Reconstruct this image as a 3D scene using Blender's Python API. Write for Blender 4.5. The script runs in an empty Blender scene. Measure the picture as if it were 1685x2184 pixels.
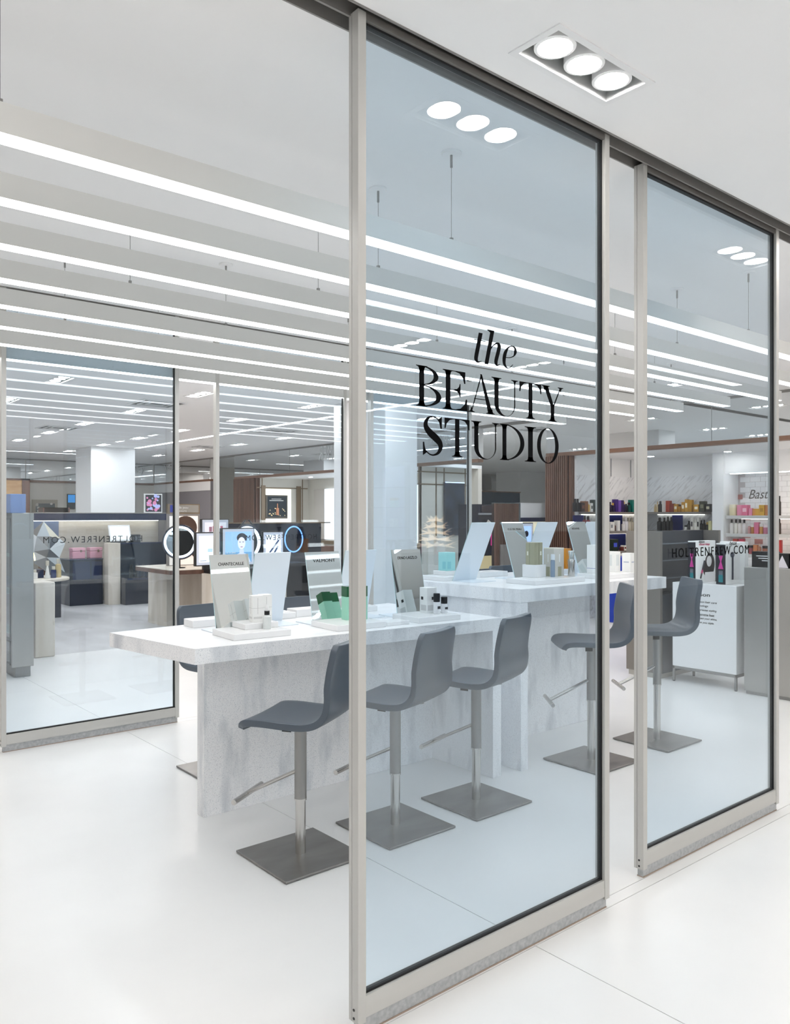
import bpy, bmesh, math, random
from mathutils import Vector, Matrix
random.seed(7)
S = bpy.context.scene
COL = S.collection
rad = math.radians

# ---------------------------------------------------------------- camera, world, exposure
F, CX, HY, YAW, EYE = 1723.0, 842.5, 1101.0, rad(49.96), 1.55      # pixels of the 1685 x 2184 frame
cam_d = bpy.data.cameras.new('camera')
cam_d.sensor_fit = 'HORIZONTAL'; cam_d.sensor_width = 36.0
cam_d.lens = 36.0 * F / 1685.0
cam_d.shift_y = (HY - 1092.0) / 1685.0
cam_d.clip_start = 0.05; cam_d.clip_end = 200
cam = bpy.data.objects.new('camera', cam_d); COL.objects.link(cam)
cam.location = (0, 0, EYE)
cam.rotation_euler = (rad(90), 0, YAW - rad(90))
S.camera = cam
w = bpy.data.worlds.new('world'); S.world = w; w.use_nodes = True
w.node_tree.nodes['Background'].inputs[0].default_value = (0.9, 0.93, 1, 1)
w.node_tree.nodes['Background'].inputs[1].default_value = 0.3
S.view_settings.view_transform = 'Standard'; S.view_settings.look = 'None'
S.view_settings.exposure = 0.04; S.view_settings.gamma = 1.0; S.view_settings.use_curve_mapping = False
S.cycles.max_bounces = 12; S.cycles.transparent_max_bounces = 24; S.cycles.glossy_bounces = 6
S.cycles.diffuse_bounces = 9; S.cycles.sample_clamp_indirect = 8
BLADE_L, UP_L, LAMP_L, STORE_L, LINE_L = 6.7, 0.5, 66.0, 135.0, 12.0                            # lamp radiances

# ---------------------------------------------------------------- pixel -> place
VD = Vector((math.cos(YAW), math.sin(YAW), 0)); RD = Vector((math.sin(YAW), -math.cos(YAW), 0))
def ray(u, v): return VD + RD * ((u - CX) / F) + Vector((0, 0, (HY - v) / F))
def PX(u, v, X): r = ray(u, v); return Vector((0, 0, EYE)) + r * (X / r.x)
def PY(u, v, Y): r = ray(u, v); return Vector((0, 0, EYE)) + r * (Y / r.y)
def PZ(u, v, z): r = ray(u, v); return Vector((0, 0, EYE)) + r * ((z - EYE) / r.z)
def YatX(u, X): return PX(u, HY, X).y
def XatY(u, Y): return PY(u, HY, Y).x

# ---------------------------------------------------------------- materials
def lin(c):
    if isinstance(c, str):
        c = [int(c[i:i + 2], 16) / 255 for i in (0, 2, 4)]
    return tuple(x / 12.92 if x <= .04045 else ((x + .055) / 1.055) ** 2.4 for x in c) + (1,)
MATS = {}
def mat(name, col='cccccc', rough=.5, metal=0.0, emit=0.0, ecol=None, spec=.5, trans=0.0, aniso=0, alpha=1):
    if name in MATS: return MATS[name]
    m = bpy.data.materials.new(name); m.use_nodes = True
    b = m.node_tree.nodes['Principled BSDF']
    b.inputs['Base Color'].default_value = lin(col); b.inputs['Roughness'].default_value = rough
    b.inputs['Metallic'].default_value = metal; b.inputs['Specular IOR Level'].default_value = spec
    b.inputs['Transmission Weight'].default_value = trans; b.inputs['Alpha'].default_value = alpha
    if aniso: b.inputs['Anisotropic'].default_value = aniso
    if emit:
        b.inputs['Emission Color'].default_value = lin(ecol or col); b.inputs['Emission Strength'].default_value = emit
    MATS[name] = m; return m
def noise_mat(name, c0, c1, scale, rough=.5, detail=6, stretch=(1, 1, 1), lo=.35, hi=.65, bump=0.0, metal=0, speck=None, spec=.5, rough2=None, rot=None):
    m = mat(name, c0, rough, metal, spec=spec); t = m.node_tree; N = t.nodes; L = t.links; b = N['Principled BSDF']
    tc = N.new('ShaderNodeTexCoord'); mp = N.new('ShaderNodeMapping'); mp.inputs['Scale'].default_value = stretch
    if rot: mp.vector_type = 'TEXTURE'; mp.inputs['Rotation'].default_value = rot; mp.inputs['Scale'].default_value = [1 / q for q in stretch]
    nz = N.new('ShaderNodeTexNoise'); nz.inputs['Scale'].default_value = scale; nz.inputs['Detail'].default_value = detail
    rp = N.new('ShaderNodeValToRGB'); rp.color_ramp.elements[0].position = lo; rp.color_ramp.elements[1].position = hi
    rp.color_ramp.elements[0].color = lin(c0); rp.color_ramp.elements[1].color = lin(c1)
    L.new(tc.outputs['Object'], mp.inputs[0]); L.new(mp.outputs[0], nz.inputs['Vector']); L.new(nz.outputs[0], rp.inputs[0])
    out = rp.outputs[0]
    if speck:
        sc, col, th = speck
        n2 = N.new('ShaderNodeTexNoise'); n2.inputs['Scale'].default_value = sc; n2.inputs['Detail'].default_value = 2
        r2 = N.new('ShaderNodeValToRGB'); r2.color_ramp.elements[0].position = th; r2.color_ramp.elements[1].position = th + .05
        r2.color_ramp.elements[0].color = (0, 0, 0, 1); r2.color_ramp.elements[1].color = (1, 1, 1, 1)
        mx = N.new('ShaderNodeMixRGB'); mx.inputs[2].default_value = lin(col)
        L.new(tc.outputs['Object'], n2.inputs['Vector']); L.new(n2.outputs[0], r2.inputs[0]); L.new(r2.outputs[0], mx.inputs[0])
        L.new(out, mx.inputs[1]); out = mx.outputs[0]
    L.new(out, b.inputs['Base Color'])
    if rough2 is not None:
        mr = N.new('ShaderNodeMapRange'); mr.inputs[3].default_value = rough; mr.inputs[4].default_value = rough2
        L.new(nz.outputs[0], mr.inputs[0]); L.new(mr.outputs[0], b.inputs['Roughness'])
    if bump:
        bp = N.new('ShaderNodeBump'); bp.inputs['Strength'].default_value = bump; bp.inputs['Distance'].default_value = .004
        L.new(nz.outputs[0], bp.inputs['Height']); L.new(bp.outputs[0], b.inputs['Normal'])
    return m
def glass_mat(name, tint, f0=.04):
    m = bpy.data.materials.new(name); m.use_nodes = True; t = m.node_tree; N = t.nodes; L = t.links; N.clear()
    g = N.new('ShaderNodeNewGeometry'); d = N.new('ShaderNodeVectorMath'); d.operation = 'DOT_PRODUCT'
    L.new(g.outputs['Incoming'], d.inputs[0]); L.new(g.outputs['True Normal'], d.inputs[1])
    a = N.new('ShaderNodeMath'); a.operation = 'ABSOLUTE'; L.new(d.outputs['Value'], a.inputs[0])
    s = N.new('ShaderNodeMath'); s.operation = 'SUBTRACT'; s.inputs[0].default_value = 1; L.new(a.outputs[0], s.inputs[1])
    p = N.new('ShaderNodeMath'); p.operation = 'POWER'; p.inputs[1].default_value = 5; L.new(s.outputs[0], p.inputs[0])
    k = N.new('ShaderNodeMath'); k.operation = 'MULTIPLY_ADD'; k.inputs[1].default_value = 1 - f0; k.inputs[2].default_value = f0
    L.new(p.outputs[0], k.inputs[0])
    tr = N.new('ShaderNodeBsdfTransparent'); tr.inputs[0].default_value = tint
    gl = N.new('ShaderNodeBsdfGlossy'); gl.inputs['Roughness'].default_value = 0.0; gl.inputs[0].default_value = (1, 1, 1, 1)
    mx = N.new('ShaderNodeMixShader'); o = N.new('ShaderNodeOutputMaterial')
    L.new(k.outputs[0], mx.inputs[0]); L.new(tr.outputs[0], mx.inputs[1]); L.new(gl.outputs[0], mx.inputs[2]); L.new(mx.outputs[0], o.inputs[0])
    MATS[name] = m; return m
def emis(name, col, strength):
    m = bpy.data.materials.new(name); m.use_nodes = True; N = m.node_tree.nodes; N.clear()
    e = N.new('ShaderNodeEmission'); e.inputs[0].default_value = lin(col); e.inputs[1].default_value = strength
    o = N.new('ShaderNodeOutputMaterial'); m.node_tree.links.new(e.outputs[0], o.inputs[0]); MATS[name] = m; return m

mat('ceiling_paint', 'f5f5f5', .7); mat('wall_white', 'efefef', .6); mat('white_gloss', 'f0f0f0', .25); mat('white_satin', 'f2f2f2', .4)
noise_mat('floor_white', 'e9e9e8', 'f0f0ef', 1.3, .34, lo=.3, hi=.7, rough2=.26)
noise_mat('floor_concrete', 'b3b3b6', 'd4d4d6', 1.6, .38, 8, (1.3, .5, 1), .35, .7)
mat('joint', '6f6c6a', .9); mat('slab_edge', 'b9b7b4', .7)
mat('alu', 'c7c6c2', .42, .2); mat('blade_paint', 'dadad7', .5); mat('alu_dark', '86837f', .45, .4); mat('gasket', '0b0c10', .55); mat('track', '8f8d8a', .5, .2); mat('track_in', '3a3938', .6)
noise_mat('seal', 'a9acae', 'bfc1c2', 60, .7, 4); mat('bead', 'a89688', .8)
glass_mat('glass', (.874, .930, .970, 1), .055); glass_mat('clear_acrylic', (.975, .985, .985, 1), .04)
mat('black_vinyl', '0a0b0e', .6, spec=.06)
noise_mat('marble', 'fdfdfe', 'c3c8ce', 10, .36, 10, (1, 1, .28), .50, .84, speck=(340, 'bec2c9', .60))
noise_mat('marble_top', 'f4f4f5', 'e4e6e8', 3.0, .3, 6, (1, 3, 1), .45, .8)
mat('leather', '46515d', .34, spec=.85); mat('leather_seam', '3b444d', .6)
noise_mat('steel', 'aeaca8', 'b6b4b0', 2, .38, 3, (1, 1, 1), .3, .7, metal=.85); noise_mat('steel_base', '8b8986', '9d9b98', 3, .34, 3, (1, 3, 1), .3, .7, metal=.95)
mat('steel_bright', 'c9c7c4', .22, 1); mat('steel_dull', '9b9a98', .4, .9); mat('black', '0c0d10', .45); mat('tag_black', '101114', .6)
mat('mirror', 'dfe4e4', .015, 1); mat('mirror_far', 'e2e4e4', .02, 1); mat('acrylic_frost', 'e3ebf2', .35, spec=.6); mat('acrylic_edge', 'bfe0e2', .2)
emis('led', 'ffffff', BLADE_L); emis('added_up_led', 'ffffff', UP_L); emis('lamp_led', 'fff9f4', LAMP_L); emis('line_led', 'ffffff', LINE_L); emis('store_led', 'fff8f2', STORE_L)
noise_mat('walnut', '5c4237', '7a594a', 6, .45, 8, (1, 1, .08)); mat('walnut_trim', '7c5c4a', .45); mat('walnut_gap', '2b1e1a', .8)
noise_mat('travertine', 'cfc6b8', 'e0d9ce', 7, .5, 8, (1, 1, .15)); noise_mat('travertine_h', 'd5ccbe', 'e6dfd4', 6, .5, 8, (.3, .3, 2.2))
noise_mat('oak', 'b98f63', 'cda77a', 5, .5, 8, (.4, .4, 2)); mat('navy', '151b2c', .25); mat('navy_gloss', '1c2748', .12); mat('blue', '0c36a8', .45); mat('blue_deep', '0a1f6e', .4)
mat('taupe', '7d7771', .5); mat('cream', 'dcd8cf', .6); mat('bronze', '8b7a66', .35, .6); mat('fabric_grey', '8f8d92', .8); mat('soffit_grey', '8f9296', .7)
mat('pink_box', 'dfa3b4', .5); mat('gold', 'c8a54c', .25, .8); mat('paper', 'f4f4f2', .6); mat('skin', 'd9b7a5', .6); mat('hair', '241d1e', .6); mat('hair_brown', '5a4338', .7)
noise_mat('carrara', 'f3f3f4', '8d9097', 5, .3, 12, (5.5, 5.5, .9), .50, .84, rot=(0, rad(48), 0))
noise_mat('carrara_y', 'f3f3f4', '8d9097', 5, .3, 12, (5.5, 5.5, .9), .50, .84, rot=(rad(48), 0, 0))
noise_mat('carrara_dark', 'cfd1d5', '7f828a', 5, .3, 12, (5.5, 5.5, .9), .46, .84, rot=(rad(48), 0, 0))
def M(n): return MATS[n]
_cm = {}
def cm(hexcol, rough=.45, metal=0.0, emit=0.0):
    k = (hexcol, rough, metal, emit)
    if k not in _cm: _cm[k] = mat('paint_%s_%d_%d_%d' % (hexcol, rough * 100, metal * 100, emit * 100), hexcol, rough, metal, emit)
    return _cm[k]

# ---------------------------------------------------------------- mesh helpers
class MB:
    def __init__(s): s.v = []; s.f = []
    def add(s, vs, fs):
        o = len(s.v); s.v += [tuple(p) for p in vs]; s.f += [tuple(i + o for i in f) for f in fs]; return s
    def box(s, a, b, rot=None, piv=None):
        x0, y0, z0 = [min(p, q) for p, q in zip(a, b)]; x1, y1, z1 = [max(p, q) for p, q in zip(a, b)]
        vs = [Vector(p) for p in ((x0, y0, z0), (x1, y0, z0), (x1, y1, z0), (x0, y1, z0), (x0, y0, z1), (x1, y0, z1), (x1, y1, z1), (x0, y1, z1))]
        if rot is not None:
            pv = Vector(piv if piv is not None else ((x0 + x1) / 2, (y0 + y1) / 2, (z0 + z1) / 2))
            vs = [rot @ (p - pv) + pv for p in vs]
        return s.add(vs, [(0, 3, 2, 1), (4, 5, 6, 7), (0, 1, 5, 4), (1, 2, 6, 5), (2, 3, 7, 6), (3, 0, 4, 7)])
    def tube(s, p, q, r, n=14, r2=None, cap=True):
        p = Vector(p); q = Vector(q); d = (q - p).normalized(); a = d.orthogonal().normalized(); b = d.cross(a); r2 = r if r2 is None else r2
        vs = [p + (a * math.cos(t) + b * math.sin(t)) * r for t in [2 * math.pi * i / n for i in range(n)]]
        vs += [q + (a * math.cos(t) + b * math.sin(t)) * r2 for t in [2 * math.pi * i / n for i in range(n)]]
        fs = [(i, (i + 1) % n, n + (i + 1) % n, n + i) for i in range(n)]
        if cap: fs += [tuple(range(n - 1, -1, -1)), tuple(range(n, 2 * n))]
        return s.add(vs, fs)
    def lathe(s, prof, c=(0, 0, 0), n=20):
        c = Vector(c); vs = []; fs = []; m = len(prof)
        for r, z in prof:
            for i in range(n):
                t = 2 * math.pi * i / n; vs.append(c + Vector((r * math.cos(t), r * math.sin(t), z)))
        for j in range(m - 1):
            for i in range(n): fs.append((j * n + i, j * n + (i + 1) % n, (j + 1) * n + (i + 1) % n, (j + 1) * n + i))
        fs.append(tuple(range(n - 1, -1, -1))); fs.append(tuple((m - 1) * n + i for i in range(n)))
        return s.add(vs, fs)
    def prism(s, poly, fa, fb):                                    # poly of 2-D points, fa/fb map them to the two end faces
        n = len(poly); vs = [fa(*p) for p in poly] + [fb(*p) for p in poly]
        fs = [tuple(range(n - 1, -1, -1)), tuple(range(n, 2 * n))] + [(i, (i + 1) % n, n + (i + 1) % n, n + i) for i in range(n)]
        return s.add(vs, fs)
    def zprism(s, poly, z0, z1): return s.prism(poly, lambda x, y: (x, y, z0), lambda x, y: (x, y, z1))
    def torus(s, c, ax, R, r, n=40, k=10):
        c = Vector(c); ax = Vector(ax).normalized(); a = ax.orthogonal().normalized(); b = ax.cross(a); vs = []; fs = []
        for i in range(n):
            t = 2 * math.pi * i / n; d = a * math.cos(t) + b * math.sin(t)
            for j in range(k):
                q = 2 * math.pi * j / k; vs.append(c + d * (R + r * math.cos(q)) + ax * (r * math.sin(q)))
        for i in range(n):
            for j in range(k): fs.append((i * k + j, ((i + 1) % n) * k + j, ((i + 1) % n) * k + (j + 1) % k, i * k + (j + 1) % k))
        return s.add(vs, fs)
    def path(s, pts, r, n=8):
        for p, q in zip(pts[:-1], pts[1:]): s.tube(p, q, r, n)
        return s
    def mesh(s, name):
        me = bpy.data.meshes.new(name); me.from_pydata(s.v, [], s.f); me.update()
        bm = bmesh.new(); bm.from_mesh(me); bmesh.ops.recalc_face_normals(bm, faces=bm.faces); bm.to_mesh(me); bm.free()
        return me
    def build(s, name, m, parent=None, bevel=0.0, loc=(0, 0, 0), smooth=True, seg=2):
        return obj(name, s.mesh(name), m, parent, bevel, loc, smooth, seg)
def obj(name, me, m, parent=None, bevel=0.0, loc=(0, 0, 0), smooth=True, seg=2):
    if m is not None and len(me.materials) == 0: me.materials.append(M(m) if isinstance(m, str) else m)
    if smooth:
        me.polygons.foreach_set('use_smooth', [True] * len(me.polygons)); me.set_sharp_from_angle(angle=rad(32))
    o = bpy.data.objects.new(name, me); COL.objects.link(o); o.location = loc; o.parent = parent
    if parent is not None and parent.name in WORLD: o.matrix_parent_inverse = WORLD[parent.name]
    if bevel:
        b = o.modifiers.new('bevel', 'BEVEL'); b.width = bevel; b.segments = seg; b.limit_method = 'ANGLE'; b.angle_limit = rad(40)
    return o
def tag(o, label, cat=None, group=None, kind=None):
    if label: o['label'] = label
    if cat: o['category'] = cat
    if group: o['group'] = group
    if kind: o['kind'] = kind
    return o
def struct(o, label=None, cat='structure'): return tag(o, label, cat, None, 'structure')
def thing(name, label, cat, loc=(0, 0, 0), rz=0, group=None):
    o = bpy.data.objects.new(name, None); COL.objects.link(o); o.location = loc; o.rotation_euler = (0, 0, rz); o.empty_display_size = .1
    return tag(o, label, cat, group)
WORLD = {}
def wthing(name, label, cat, loc, group=None):                     # an Empty at the thing's base whose parts are given in room coordinates
    o = thing(name, label, cat, loc, 0, group); WORLD[o.name] = Matrix.Translation(-Vector(loc)); return o
def copy_tree(o, parent=None, label=None):
    c = o.copy(); COL.objects.link(c); c.parent = parent
    if label: c['label'] = label
    for ch in o.children: copy_tree(ch, c)
    return c

# ---------------------------------------------------------------- lettering
def text_mesh(txt, h, shear=0.0, spacing=1.0, depth=.0006, bold=0.0):
    cu = bpy.data.curves.new('text', 'FONT'); cu.body = txt; cu.size = 1; cu.extrude = depth; cu.resolution_u = 3; cu.shear = shear
    cu.space_character = spacing; cu.offset = bold
    o = bpy.data.objects.new('text', cu); COL.objects.link(o)
    me = bpy.data.meshes.new_from_object(o.evaluated_get(bpy.context.evaluated_depsgraph_get()))
    bpy.data.objects.remove(o); bpy.data.curves.remove(cu)
    xs = [v.co.x for v in me.vertices]; ys = [v.co.y for v in me.vertices]; x0, x1, y0, y1 = min(xs), max(xs), min(ys), max(ys)
    return me, x0, x1, y0, y1
TXT = {}
for key, args in {'web': ('HOLTRENFREW.COM', 1, 0, 1.28, .0006, 0), 'chant': ('CHANTECAILLE', 1, 0, 1, .0006, 0), 'valm': ('VALMONT', 1, 0, 1, .0006, 0), 'erno': ('ERNO LASZLO', 1, 0, 1, .0006, 0), 'cle': ('CL\u00c9 DE PEAU', 1, 0, 1, .0006, 0),
        'rev': ('R\u00c9VIVE', 1, 0, 1, .0006, 0), 'dyson': ('dyson', 1, 0, 1, .0006, .006), 'l1': ('dyson hair care', 1, .3), 'l2': ('technology.', 1, .3), 'l3': ('for precise styling', 1, .3), 'l4': ('no extreme heat.', 1, .3),
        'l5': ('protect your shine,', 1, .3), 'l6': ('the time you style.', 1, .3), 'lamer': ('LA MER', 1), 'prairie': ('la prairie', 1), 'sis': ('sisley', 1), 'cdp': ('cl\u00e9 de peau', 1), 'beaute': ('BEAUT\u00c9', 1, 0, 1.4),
        'sephv': ('VALMONT', 1), 'tag': ('LA MER', 1), 'bast': ('Bast', 1, .35), 'vol': ('volume+shape', 1)}.items():
    TXT[key] = text_mesh(*args)
def place_text(key, name, m, parent, org, right, up, width=None, height=None, lift=.0008):
    """org = lower-left corner as read; right/up = unit vectors of the reading direction"""
    me, x0, x1, y0, y1 = TXT[key]; right = Vector(right).normalized(); up = Vector(up).normalized(); n = right.cross(up)
    sx = width / (x1 - x0) if width else height / (y1 - y0); sy = height / (y1 - y0) if height else sx
    mm = me.copy(); o0 = Vector(org) + n * lift
    for v in mm.vertices: v.co = o0 + right * ((v.co.x - x0) * sx) + up * ((v.co.y - y0) * sy) + n * v.co.z
    mm.materials.clear(); mm.materials.append(M(m) if isinstance(m, str) else m)
    return obj(name, mm, None, parent, smooth=False)

# ================================================================ the room shell
CEIL = 3.055
X0, X1, Y0, Y1 = -4.0, 26.0, -5.6, 22.45
FIX_A = [(x, 1.667, 0) for x in (-.11, 2.23, 4.57, 6.91)] + [(x, y, 1) for x in (-.3, 1.4, 3.0, 4.65, 6.25) for y in (-1.45, -3.0, -4.6)]
FIX_B = [(x, y, 1) for x in (1.2, 2.9, 4.58, 6.24, 8.4) for y in (7.15, 9.2, 11.25, 13.3, 15.1, 17.0, 19.1)]
FIX_C = [(x, y, 1) for x in (10.7, 12.9, 15.2, 17.5) for y in (8.4, 10.2)] + [(12.5, 18.3, 1), (15.5, 18.3, 1)] + [(8.4, y, 1) for y in (1.6, 3.4, 5.2)]
FIX = FIX_A + FIX_B + FIX_C
FL, FW = .474, .162                                                  # opening of a lamp housing
holes = []
for x, y, o in FIX:
    a, b = (FL / 2, FW / 2) if o == 0 else (FW / 2, FL / 2); holes.append((x - a, y - b, x + a, y + b))
holes += [(X0 + .1, 1.882, 9.6, 2.010), (X0 + .1, 5.690, 9.6, 5.830)]
LINES = [(7.08, 9.9, 7.18, 17.4), (7.08, -5.4, 7.18, -1.93), (-3.0, -.67, 9.0, -.57), (4.2, 19.95, 7.10, 20.01), (12.0, 9.0, 19.0, 9.06)]
holes += LINES
def in_hole(x, y): return any(h[0] < x < h[2] and h[1] < y < h[3] for h in holes)
b = MB()                                                             # ceiling strips with the lamp and track openings left out
ys = sorted({Y0, Y1} | {h[1] for h in holes} | {h[3] for h in holes})
for ya, yb in zip(ys[:-1], ys[1:]):
    ym = (ya + yb) / 2; cut = sorted((h[0], h[2]) for h in holes if h[1] < ym < h[3]); x = X0
    for c0, c1 in cut + [(X1, X1)]:
        if c0 > x: b.add([(x, ya, CEIL), (c0, ya, CEIL), (c0, yb, CEIL), (x, yb, CEIL)], [(0, 1, 2, 3)])
        x = max(x, c1)
struct(b.build('ceiling', 'ceiling_paint', smooth=False), 'flat white plaster ceiling with slots and lamp openings', 'ceiling')
b = MB(); b.box((X0, Y0, CEIL + .5), (X1, Y1, CEIL + .55))
floor = struct(MB().box((X0, Y0, -.06), (X1, Y1, -.004)).build('floor', 'joint'), 'off-white floor slabs with thin dark joints', 'floor')
gx = [X0, 2.263, 9.1, X1]; gy = [Y0, 1.905, 1.962, 5.70, 5.78, 9.35, 15.0, Y1]; g = .0016
for i in range(3):
    for j in range(7):
        a0 = gx[i] + (g if i else 0); a1 = gx[i + 1] - (g if i < 2 else 0); c0 = gy[j] + (g if j else 0); c1 = gy[j + 1] - (g if j < 6 else 0)
        MB().box((a0, c0, -.004), (a1, c1, 0)).build('floor_slab', 'floor_concrete' if j >= 5 and i < 2 else 'floor_white', floor, smooth=False)
def wall(name, a, b_, m='wall_white', label=None):
    return struct(MB().box(a, b_).build(name, m, smooth=False), label or 'plain white painted store wall', 'wall')
wall('wall_left', (X0 - .1, Y0, 0), (X0, Y1, CEIL), label='plain white wall beside the entrance aisle')
wall('wall_front', (X0, Y0 - .1, 0), (X1, Y0, CEIL), label='plain white wall across the entrance aisle')  # unseen; brought close to bounce light onto the table fronts
wall('wall_far', (X1, Y0, 0), (X1 + .1, Y1, CEIL), label='plain white wall at the end of the side aisle')

# ---- far wall (facing the studio from the back) with mirror fascia
wb = wall('wall_back', (X0, Y1, 0), (X1, Y1 + .1, CEIL), 'cream', 'cream panelled back wall under a mirror fascia')
for xa, xb in ((4.0, 6.2), (6.22, 7.9), (7.92, 9.7)):
    MB().box((xa, Y1 - .012, 2.50), (xb, Y1 - .001, CEIL - .03)).build('mirror_panel', 'mirror_far', wb, smooth=False)
MB().box((4.0, Y1 - .05, 2.44), (9.7, Y1 - .001, 2.50)).build('fascia_board', 'walnut_trim', wb)
MB().box((4.0, Y1 - .03, CEIL - .03), (9.7, Y1 - .001, CEIL)).build('shadow_gap', 'track', wb)

# ---- long store wall at the right: mirror fascia over alcoves
FX = 9.72
wr = struct(MB().box((FX, 2.2, CEIL - .035), (FX + .12, Y1, CEIL)).build('wall_right', 'track'), 'long alcove wall with mirrored fascia and brown timber edge', 'wall')
def fascia(ya, yb, seams):
    e = [ya] + seams + [yb]
    for p, q in zip(e[:-1], e[1:]):
        MB().box((FX, p + .004, 2.508), (FX + .02, q - .004, CEIL - .035)).build('mirror_panel', 'mirror_far', wr, smooth=False)
    MB().box((FX - .01, ya, 2.455), (FX + .12, yb, 2.508)).build('fascia_board', 'walnut_trim', wr)
    MB().box((FX + .02, ya, 2.508), (FX + .12, yb, CEIL - .035)).build('fascia_backing', 'wall_white', wr)
fascia(2.2, 7.97, [5.29]); fascia(9.41, 17.68, [12.6, 15.2]); fascia(18.97, Y1, [20.6])
def alcove(ya, yb, depth, zc=2.455, m='wall_white', left=True, right=True):
    MB().box((FX + .12, ya, zc), (FX + depth + .1, yb, zc + .06)).build('soffit', 'wall_white', wr, smooth=False)
    MB().box((FX + depth, ya, 0), (FX + depth + .1, yb, zc)).build('alcove_back', m, wr, smooth=False)
    if left: MB().box((FX + .12, yb, 0), (FX + depth + .1, yb + .06, zc)).build('alcove_side', m, wr, smooth=False)
    if right: MB().box((FX + .12, ya - .06, 0), (FX + depth + .1, ya, zc)).build('alcove_side', m, wr, smooth=False)
alcove(2.2, 7.5, 1.72)
alcove(11.02, 16.65, 1.47, m='cream'); alcove(10.75, 10.95, 1.38, m='cream', right=False)
MB().box((FX + .02, 18.97, 0), (FX + .12, Y1, 2.455)).build('wall_panel', 'fabric_grey', wr, smooth=False)
MB().box((FX + .005, 18.97, 2.22), (FX + .02, Y1, 2.455)).build('bulkhead', 'wall_white', wr, smooth=False)
def slat_column(ya, yb, z1):
    t = MB(); n = int((yb - ya) / .036)
    for i in range(n):
        y = ya + (i + .15) * (yb - ya) / n; t.box((FX - .035, y, 0), (FX, y + .024, z1))
    t2 = MB(); t2.box((FX, ya, 0), (FX + .5, yb, z1)); n = 13
    for i in range(n): t.box((FX + .02 + i * .037, ya - .03, 0), (FX + .044 + i * .037, ya, z1))
    MB().box((FX, ya, 0), (FX + .5, yb, z1)).build('column_core', 'walnut_gap', wr)
    o = t.build('slats', 'walnut', wr, smooth=False); o['kind'] = 'stuff'
slat_column(7.56, 7.97, 2.455); slat_column(16.71, 17.68, 2.455)
# reflected shop names, put onto the mirror fascia as reversed letters
def reflection_text(key, u0, u1, v, h):
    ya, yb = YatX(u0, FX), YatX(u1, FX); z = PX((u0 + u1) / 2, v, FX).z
    place_text(key, 'reflection_lettering', 'wall_white', wr, (FX, yb, z), (0, 1, 0), (0, 0, 1), abs(ya - yb), h, lift=-.004)
# ---- free-standing building columns
for nm, a, c, lb in (('column', (6.18, 17.54), (7.16, 18.5), 'square white building column behind the cosmetics counters'), ('column', (6.39, 7.79), (6.92, 8.89), 'white building column beyond the glass behind the tall counter'),
                     ('column', (20.5, 17.9), (22.4, 19.0), 'white building column at the end of the side aisle')):
    tag(MB().box((0, 0, 0), (c[0] - a[0], c[1] - a[1], CEIL)).build(nm, 'wall_white', None, .006, (a[0], a[1], 0)), lb, 'column')

# ================================================================ lamps in the ceiling
def make_downlight():
    t = thing('recessed_downlight', 'triple recessed downlight in a white rectangular trim', 'ceiling light', (0, 0, CEIL), 0, 'triple downlights recessed in the ceiling')
    h = MB(); a, c = FL / 2, FW / 2; d = .16
    q = [(-a, -c), (a, -c), (a, c), (-a, c)]
    h.add([(x, y, 0) for x, y in q] + [(x, y, d) for x, y in q], [(0, 1, 5, 4), (1, 2, 6, 5), (2, 3, 7, 6), (3, 0, 4, 7), (4, 5, 6, 7)])
    h.build('housing', cm('b9bcbc', .6), t, smooth=False)
    f = MB(); e = .024
    for p, r in (((-a - e, -c - e), (a + e, -c)), ((-a - e, c), (a + e, c + e)), ((-a - e, -c), (-a, c)), ((a, -c), (a + e, c))):
        f.box((p[0], p[1], -.004), (r[0], r[1], .001))
    f.build('trim_frame', 'white_satin', t, smooth=False)
    for k, x in enumerate((-.153, 0, .156)):
        l = MB().lathe([(.066, .15), (.068, .022), (.068, .010), (.062, .008)], (x, 0, 0), 28).build('lamp', 'white_satin', t)
        l.rotation_euler = (0, 0, 0)
        MB().lathe([(.056, .0078), (.056, .0072)], (x, 0, 0), 28).build('lens', 'lamp_led', l)
        MB().tube((x + .062, .062, .02), (x + .062, .062, .15), .004, 8).build('bracket', 'steel_dull', l)
    return t
dl = make_downlight(); dl2 = copy_tree(dl); first = True; first2 = True
for l in dl2.children:
    for e in l.children:
        if e.name.startswith('lens'): e.data = e.data.copy(); e.data.materials.clear(); e.data.materials.append(M('store_led'))
LBL = {(2.23, 1.667): 'triple downlight over the floor in front of the lettered glass panel'}
for x, y, o in FIX:
    if y < 2 and x < 7: t = dl if first else copy_tree(dl); first = False
    else: t = dl2 if first2 else copy_tree(dl2); first2 = False
    t.location = (x, y, CEIL); t.rotation_euler = (0, 0, 0 if o == 0 else rad(90))
    t['label'] = LBL.get((x, y)) or ('triple downlight in the ceiling along the outer side of the near glass panels' if y == 1.667 else 'triple downlight in the ceiling of the entrance aisle' if y < 1 and x < 7 else 'triple downlight in the ceiling of the side aisle' if x > 9.7 else 'triple downlight before the right hand shop alcove' if y < 6 else 'triple downlight in the store ceiling beyond the far glass panels')
for k, (a0, c0, a1, c1) in enumerate(LINES):
    b = MB(); b.box((a0, c0, CEIL), (a1, c1, CEIL + .05))
    tag(b.build('line_light', 'line_led', smooth=False), ('long recessed light line running past the white columns', 'recessed light line over the entrance aisle running away from the glass', 'recessed light line over the entrance aisle parallel to the glass', 'short recessed light line before the back wall', 'recessed light line of the side aisle')[k], 'ceiling light')
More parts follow.
